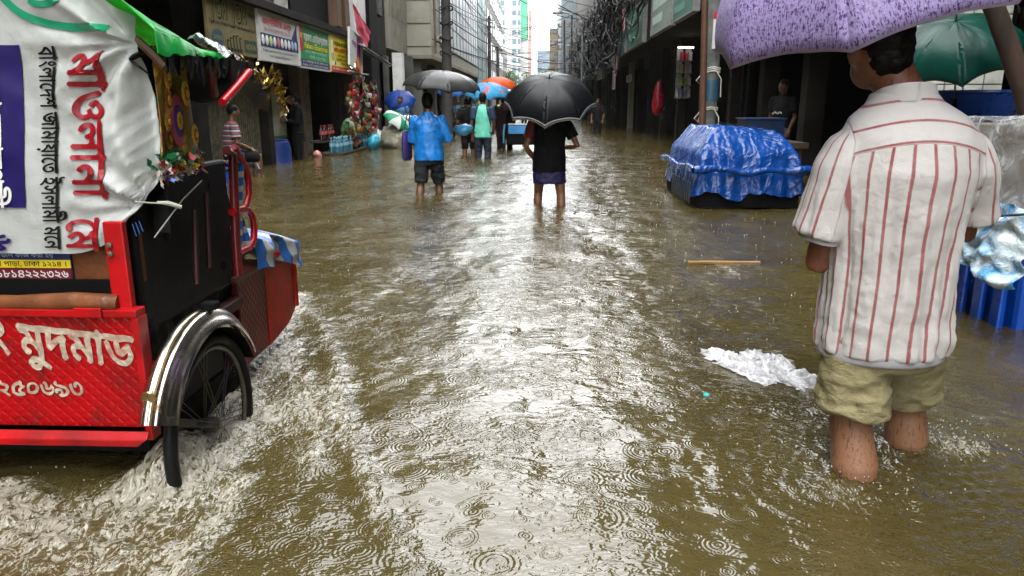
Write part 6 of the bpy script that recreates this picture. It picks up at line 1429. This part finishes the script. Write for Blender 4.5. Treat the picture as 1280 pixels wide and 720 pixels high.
MB().loft([(armL[0]+d*.5-Vector((.018,0,0)), aa*.050, bb_*.078), (armL[0]+d*.775-Vector((.022,0,0)), aa*.057, bb_*.09)], 24).build('undershirt_sleeve', M('grey_undershirt', (.36,.36,.38), .8), ms)
g = MB(); g.zloft([(0,0,.66,.165,.125),(0,0,.74,.180,.130),(0,0,.85,.165,.115)], 30)
for l, zc in ((legL, .515), (legR, .515)):
    f = (l[0].z-zc)/(l[0].z-l[1].z); g.tube([l[0], l[0].lerp(l[1], f*.5), l[0].lerp(l[1], f*.85), l[0].lerp(l[1], f)], [.098,.106,.105,.103], 24)
    c_ = l[0].lerp(l[1], f)
    for k in range(3): g.tube([c_+Vector(((.095-.004*k)*math.cos(a), (.098-.004*k)*math.sin(a), .012+.026*k+.008*math.sin(a*2+k)+.006*math.sin(a*5+k*2))) for a in np.linspace(0, 2*PI, 30, endpoint=False)], .019, 8, closed=True)
g = fuse(g, .0075, 2)
out = []
for p in [Vector(v) for v in g.v]:
    w = .010*nz(p.x*11, p.y*11, p.z*17)+.006*nz(p.x*20, p.y*20+p.z*9, p.z*34)+.003*nz(p.x*45, p.y*45, p.z*70); n_ = Vector((p.x-(-.085 if p.x < .02 else .13), p.y, 0)); n_ = n_.normalized() if n_.length else n_
    out.append(tuple(p+n_*w))
g.v = out
t = NT('khaki_cotton'); n1 = t.noise(t.coord(), 14, 4, .6, .4); nw = t.noise(t.map(t.coord(), (18,18,34)), 1.0, 5, .65, .8); c = t.mix(t.sstep(n1, .35, .7), (.27,.235,.125), (.20,.17,.085)); c = t.mix(t.math('MULTIPLY', t.sstep(t.noise(t.coord(), 300, 2), .4, .7), .2), c, (.32,.28,.17))
g.build('trousers', t.done(t.bsdf(c, .8, 0, .25, t.bump(nw, .6, .02))), ms, ang=180)
# ================================================================ WATER
def axis(segs):
    out = []
    for a, b_, st in segs:
        n = max(1, int(round((b_-a)/st))); out += [a+(b_-a)*k/n for k in range(n)]
    return np.array(out+[segs[-1][1]])
xs = axis([(-60,-12,8),(-12,-7,1),(-7,-2.6,.05),(-2.6,2.4,.0125),(2.4,6,.05),(6,12,1),(12,60,8)])
ys = [-30., -15, -6, -2, 0, .5, .8]
y = 1.0
while y < 60: ys.append(y); y += max(.009, .0052*y)
ys += [70, 85, 100, 130, 170, 230, 300]
ys = np.array(ys)
Xg, Yg = np.meshgrid(xs, ys, indexing='ij')
rs = np.random.default_rng(5)
Z = np.zeros_like(Xg)
fade = 1/(1+(Yg/16)**2)
for k in range(46):
    lam = .09*(1.0/.09)**rs.random()**1.1; ang = rs.normal(-.3, 1.1)+PI/2; kx, ky = math.cos(ang)*2*PI/lam, math.sin(ang)*2*PI/lam
    amp = .0032*lam**1.0*rs.uniform(.35, 1.0)
    ph = rs.uniform(0, 6.28); arg = kx*Xg+ky*Yg+ph+.9*np.sin(Xg*2.1+k)+.9*np.sin(Yg*1.7+2*k)
    ok = (lam > .03+.012*np.clip(Yg, 0, 60))
    s_ = np.sin(arg); Z += amp*ok*(s_+.25*(1-np.abs(s_))*1.2)
def gpts(*pp): return [G(*p) for p in pp]
foam = np.zeros_like(Xg); chop = np.zeros_like(Xg); lift = np.zeros_like(Xg)
def blobf(px, py, r, s, lf=0.0, sy=1.0):
    global foam, chop, lift
    c = G(px, py); d = np.exp(-(((Xg-c.x)/r)**2+((Yg-c.y)/(r*sy))**2)); foam += s*d; chop += min(1, s*1.2)*d; lift += lf*d
def ridge(pts, w, s, lf):
    global foam, chop, lift
    P_ = [G(*p) for p in pts]; best = np.full_like(Xg, 9.)
    for a, b_ in zip(P_[:-1], P_[1:]):
        dx, dy = b_.x-a.x, b_.y-a.y; L2 = dx*dx+dy*dy; t_ = np.clip(((Xg-a.x)*dx+(Yg-a.y)*dy)/L2, 0, 1)
        best = np.minimum(best, np.hypot(Xg-a.x-t_*dx, Yg-a.y-t_*dy))
    d = np.exp(-(best/w)**2); foam += s*d; chop += s*d; lift += lf*d
# churn round the rickshaw
ridge([(362,380),(395,400),(415,440),(425,500),(440,560),(470,640),(520,715)], .05, .50, .014)
ridge([(330,440),(375,470),(395,520),(385,580)], .09, .68, .018)
ridge([(370,372),(330,430),(300,500),(240,580),(225,600)], .10, 1.0, .035)
blobf(345,440,.16,.55,.02,1.3); blobf(330,520,.15,.9,.012,1.2); blobf(240,575,.09,1.1,.05); blobf(205,605,.10,.8,.045); blobf(213,590,.07,.5,.05); blobf(275,560,.12,.8,.015)
ridge([(300,600),(270,650),(230,690),(210,720)], .05, .7, .014); blobf(220,620,.16,.65,.008); blobf(110,640,.18,.6,.008); blobf(40,680,.16,.7,.012); blobf(5,620,.09,1.2,.04); blobf(15,645,.08,.9,.03); blobf(150,700,.2,.6,.006)
# the walker on the right
for (cx, cy) in ((1.0,2.09),(1.26,2.38)):
    r_ = np.hypot(Xg-cx, Yg-cy); e = np.exp(-((r_-.13)/.10)**2)
    Z += .006*np.sin((r_-.05)*2*PI/.055+3*np.sin(3*np.arctan2(Yg-cy, Xg-cx)))*np.exp(-r_/.20)*(r_ > .03); chop += .6*e; foam += .20*e; lift += .014*np.exp(-((r_-.07)/.04)**2)
blobf(1190,560,.13,.38,.008); blobf(1240,560,.12,.30,.004); blobf(1130,535,.07,.42,.012); blobf(1050,615,.09,.25,.006); blobf(965,465,.16,.10)
for (cx, cy) in ((-1.5,9.4),(-1.27,9.42),(-.02,8.5),(.26,8.5),(-1.3,15.9),(-1.1,15.9)):
    r_ = np.hypot(Xg-cx, Yg-cy); chop += .35*np.exp(-(r_/.25)**2); foam += .15*np.exp(-(r_/.16)**2)
chop = np.clip(chop, 0, 1.2); foam = np.clip(foam, 0, 1.25)
# small turbulent relief only where the water is churned
idx = np.argwhere(chop > .04)
for i, j in idx:
    x, y, c = Xg[i, j], Yg[i, j], chop[i, j]
    q = Vector((x*9, y*9, .3)); Z[i, j] += c*(.011*mnoise.ridged_multi_fractal(q, .9, 2.1, 4, .9, 2.0)-.016+.012*mnoise.noise(Vector((x*22, y*22, 1)))+.006*mnoise.noise(Vector((x*55, y*55, 2))))
Z += lift
nx, ny = Xg.shape
verts = np.stack([Xg, Yg, Z], -1).reshape(-1, 3)
I = np.arange(nx*ny).reshape(nx, ny); quads = np.stack([I[:-1,:-1], I[1:,:-1], I[1:,1:], I[:-1,1:]], -1).reshape(-1, 4)
me = bpy.data.meshes.new('water'); me.vertices.add(len(verts)); me.vertices.foreach_set('co', verts.ravel()); me.loops.add(quads.size); me.loops.foreach_set('vertex_index', quads.ravel().astype(np.int32))
me.polygons.add(len(quads)); me.polygons.foreach_set('loop_start', np.arange(0, quads.size, 4, dtype=np.int32)); me.polygons.foreach_set('use_smooth', np.ones(len(quads), bool)); me.update(calc_edges=True)
wo = bpy.data.objects.new('water', me); COL.objects.link(wo); tag(wo, kind='structure')
for nm, arr in (('foam', foam), ('chop', chop)):
    a = me.attributes.new(nm, 'FLOAT', 'POINT'); a.data.foreach_set('value', arr.reshape(-1).astype(np.float32))
t = NT('flood_water'); co = t.coord(); fo_, ch_ = t.attr('foam'), t.attr('chop')
c2 = t.map(co, (1,1,0))
n_big = t.noise(c2, .9, 3, .6); n_mid = t.noise(c2, 3.5, 4, .6)
c = t.mix(t.sstep(n_big, .35, .7), (.054,.041,.012), (.075,.060,.022)); c = t.mix(t.math('MULTIPLY', t.sstep(n_mid, .4, .75), .35), c, (.036,.027,.007))
# foam lace
def fil(vec, det, dist): return t.math('SUBTRACT', 1.0, t.math('MULTIPLY', t.math('ABSOLUTE', t.math('SUBTRACT', t.noise(vec, 1.0, det, .62, dist), .5)), 6.5), clamp=True)
f1 = t.noise(t.map(co, (30,16,0), rot=(0,0,.6)), 1.0, 2, .5, 1.0); f2 = t.noise(c2, 60, 2, .5, .5)
l1 = fil(t.map(co, (17,10,0), rot=(0,0,.6)), 5, 1.6); l2 = fil(t.map(co, (48,30,0), rot=(0,0,.4), loc=(4,2,0)), 4, 1.2)
lace = t.math('ADD', t.math('MULTIPLY', l1, .60), t.math('MULTIPLY', l2, .40))
patch_ = t.noise(c2, 7, 3, .6, .8)
fq = t.math('MULTIPLY', fo_, t.math('ADD', .45, patch_))
thr = t.math('SUBTRACT', 1.09, t.math('MULTIPLY', fq, .62))
fm = t.math('MULTIPLY', t.sstep(t.math('SUBTRACT', lace, thr), -.04, .22), t.sstep(fo_, .03, .25))
c = t.mix(t.math('MULTIPLY', fm, .56), c, (.52,.495,.42))
c = t.mix(t.math('MULTIPLY', t.sstep(fo_, .2, 1.0), .22), c, (.16,.135,.07))
# ripples: heights in metres
r1 = t.math('MULTIPLY', t.noise(t.map(co, (9,15,0), rot=(0,0,.25)), 1.0, 1, .5, .6), .0115)
r2 = t.math('MULTIPLY', t.noise(t.map(co, (26,40,0), rot=(0,0,-.3)), 1.0, 1, .5, 1.4), .0046)
r3 = t.math('MULTIPLY', t.noise(c2, 85, 0, .5, .5), .0008)
gate_ = t.sstep(t.noise(c2, 1.6, 2, .5), .38, .62)
h = t.math('ADD', t.math('ADD', t.math('MULTIPLY', r1, .6), t.math('MULTIPLY', r2, t.math('ADD', .35, t.math('MULTIPLY', gate_, .75)))), t.math('MULTIPLY', r3, t.math('ADD', .3, gate_)))
def rings(scale, wl, amp, off):
    v = t.n('TexVoronoi', _voronoi_dimensions='2D', _feature='F1'); t.link(t.map(co, (1,1,0), loc=off), v.inputs['Vector']); v.inputs['Scale'].default_value = scale
    d = t.math('DIVIDE', v.outputs['Distance'], scale); s_ = t.n('SeparateColor'); t.link(v.outputs['Color'], s_.inputs[0])
    r0 = t.math('MULTIPLY', s_.outputs[0], .36/scale); w = .13/scale
    x = t.math('SUBTRACT', d, r0); e = t.math('POWER', 2.718, t.math('MULTIPLY', t.math('MULTIPLY', x, x), -1/(w*w)))
    edge = t.sstep(v.outputs['Distance'], .52, .36)
    return t.math('MULTIPLY', t.math('MULTIPLY', t.math('SINE', t.math('MULTIPLY', x, 2*PI/wl)), t.math('MULTIPLY', e, edge)), t.math('MULTIPLY', t.math('GREATER_THAN', s_.outputs[1], .55), amp))
for a_ in ((5.2,.013,.00050,(0,0,0)), (8.0,.010,.00042,(3.3,1.7,0)), (13,.008,.00030,(7.1,5.3,0)), (4.1,.016,.00048,(1.2,8.8,0))): h = t.math('ADD', h, rings(*a_))
hc_ = t.math('MULTIPLY', t.math('ADD', t.math('MULTIPLY', f1, .018), t.math('MULTIPLY', f2, .0045)), t.math('MULTIPLY', ch_, 1.0)); h = t.math('ADD', h, hc_)
nrm = t.bump(h, 1.0, 1.0)
rough = t.math('ADD', .012, t.math('MULTIPLY', fm, .35))
sh = t.bsdf(c, rough, 0, .5, nrm, IOR=1.56)
me.materials.append(t.done(sh))
# raindrop splashes, droplets
rng = random.Random(31); sp = MB()
for k in range(1800):
    y = 2.2+17*rng.random()**1.2; x = rng.uniform(-.62, .60)*y*.78; 
    if x < -4.6 or x > 4: continue
    s_ = rng.uniform(.0018, .0042)*(1+.14*y**.5); p = Vector((x, y, rng.uniform(.001, .008)))
    sp.add([p+Vector((0,0,s_*1.2)), p+Vector((s_,0,0)), p+Vector((-s_*.5,s_*.86,0)), p+Vector((-s_*.5,-s_*.86,0)), p-Vector((0,0,s_))], [(0,1,2),(0,2,3),(0,3,1),(4,2,1),(4,3,2),(4,1,3)])
DROP = M('water_drop', (.50,.50,.46), .08, spec=1.0, bump=0, var=.05)
tag(sp.build('raindrop_splashes', DROP), 'tiny pale raindrop splashes all over the flooded street', 'splashes', kind='stuff')
sp = MB()
for k in range(330):
    a = rng.choice([(362,385),(330,440),(300,500),(250,575),(222,590),(10,625),(380,410),(290,480),(345,470),(60,670),(240,600)]); q = G(*a); r_ = abs(rng.gauss(0,.10)); th = rng.uniform(0, 6.28)
    p = Vector((q.x+r_*math.cos(th), q.y+r_*1.4*math.sin(th), .01+abs(rng.gauss(0,.035)))); s_ = rng.uniform(.001,.003); sp.ball(p, (s_, s_, s_*rng.uniform(1,2)), 6, 4)
for k in range(220):
    q = rng.choice([(1.26,2.42),(1.45,2.4),(1.0,2.05)]); p = Vector((q[0]+rng.gauss(0,.09), q[1]+rng.gauss(0,.09), .008+abs(rng.gauss(0,.012)))); s_ = rng.uniform(.001,.003); sp.ball(p, s_, 6, 4)
tag(sp.build('water_droplets', DROP), 'flying water droplets thrown up by the rickshaw wheel and the walker', 'droplets', kind='stuff')
# ================================================================ AIR, SKY, LIGHT
hz = MB().bb(-45, 45, -34, 185, ROAD-1, 44); ho = hz.build('haze', [], smooth=False) if False else None
me2 = MB().bb(-45, 45, -34, 185, ROAD-1, 44).mesh('haze'); ho = bpy.data.objects.new('haze', me2); COL.objects.link(ho); tag(ho, 'pale rain haze filling the street', 'haze', kind='stuff')
hm = bpy.data.materials.new('rain_haze'); hm.use_nodes = True; hm.node_tree.nodes.clear(); ho_ = hm.node_tree.nodes.new('ShaderNodeOutputMaterial'); pv = hm.node_tree.nodes.new('ShaderNodeVolumePrincipled')
pv.inputs['Color'].default_value = (.93,.95,.97,1); pv.inputs['Density'].default_value = HAZE; pv.inputs['Anisotropy'].default_value = .2; hm.node_tree.links.new(pv.outputs[0], ho_.inputs['Volume']); me2.materials.append(hm)
w = bpy.data.worlds.new('World'); sc.world = w; w.use_nodes = True; nt = w.node_tree; nt.nodes.clear()
wo_ = nt.nodes.new('ShaderNodeOutputWorld'); bg = nt.nodes.new('ShaderNodeBackground'); sky = nt.nodes.new('ShaderNodeTexSky'); hs = nt.nodes.new('ShaderNodeHueSaturation')
sky.sky_type = 'NISHITA'; sky.sun_disc = False; EL, AZ = R(SUN_EL), R(SUN_AZ)
sky.sun_elevation = EL; sky.sun_rotation = AZ; sky.air_density = 1.0; sky.dust_density = 6.0; sky.ozone_density = 1.0
hs.inputs['Saturation'].default_value = .06; bg.inputs[1].default_value = SKY
nt.links.new(sky.outputs[0], hs.inputs['Color']); mxs = nt.nodes.new('ShaderNodeMix'); mxs.data_type = 'RGBA'; mxs.inputs[0].default_value = OVERCAST; mxs.inputs[7].default_value = CLOUD; nt.links.new(hs.outputs[0], mxs.inputs[6]); nt.links.new(mxs.outputs[2], bg.inputs[0]); nt.links.new(bg.outputs[0], wo_.inputs[0])
sl_ = bpy.data.lights.new('sun', 'SUN'); sl_.energy = SUN; sl_.angle = R(SUN_ANG); sl_.color = (1,.97,.93); so_ = bpy.data.objects.new('sun', sl_); COL.objects.link(so_)
so_.rotation_euler = (PI/2-EL, 0, PI-AZ)  # shines from azimuth AZ (0 = +Y, clockwise)
vs_ = sc.view_settings; vs_.view_transform = 'Standard'; vs_.look = 'None'; vs_.gamma = 1; vs_.use_curve_mapping = False; vs_.exposure = EXPO
sc.cycles.max_bounces = 8; sc.cycles.volume_bounces = 1; sc.cycles.transparent_max_bounces = 12; sc.cycles.caustics_reflective = False; sc.cycles.caustics_refractive = False; sc.cycles.sample_clamp_indirect = 8
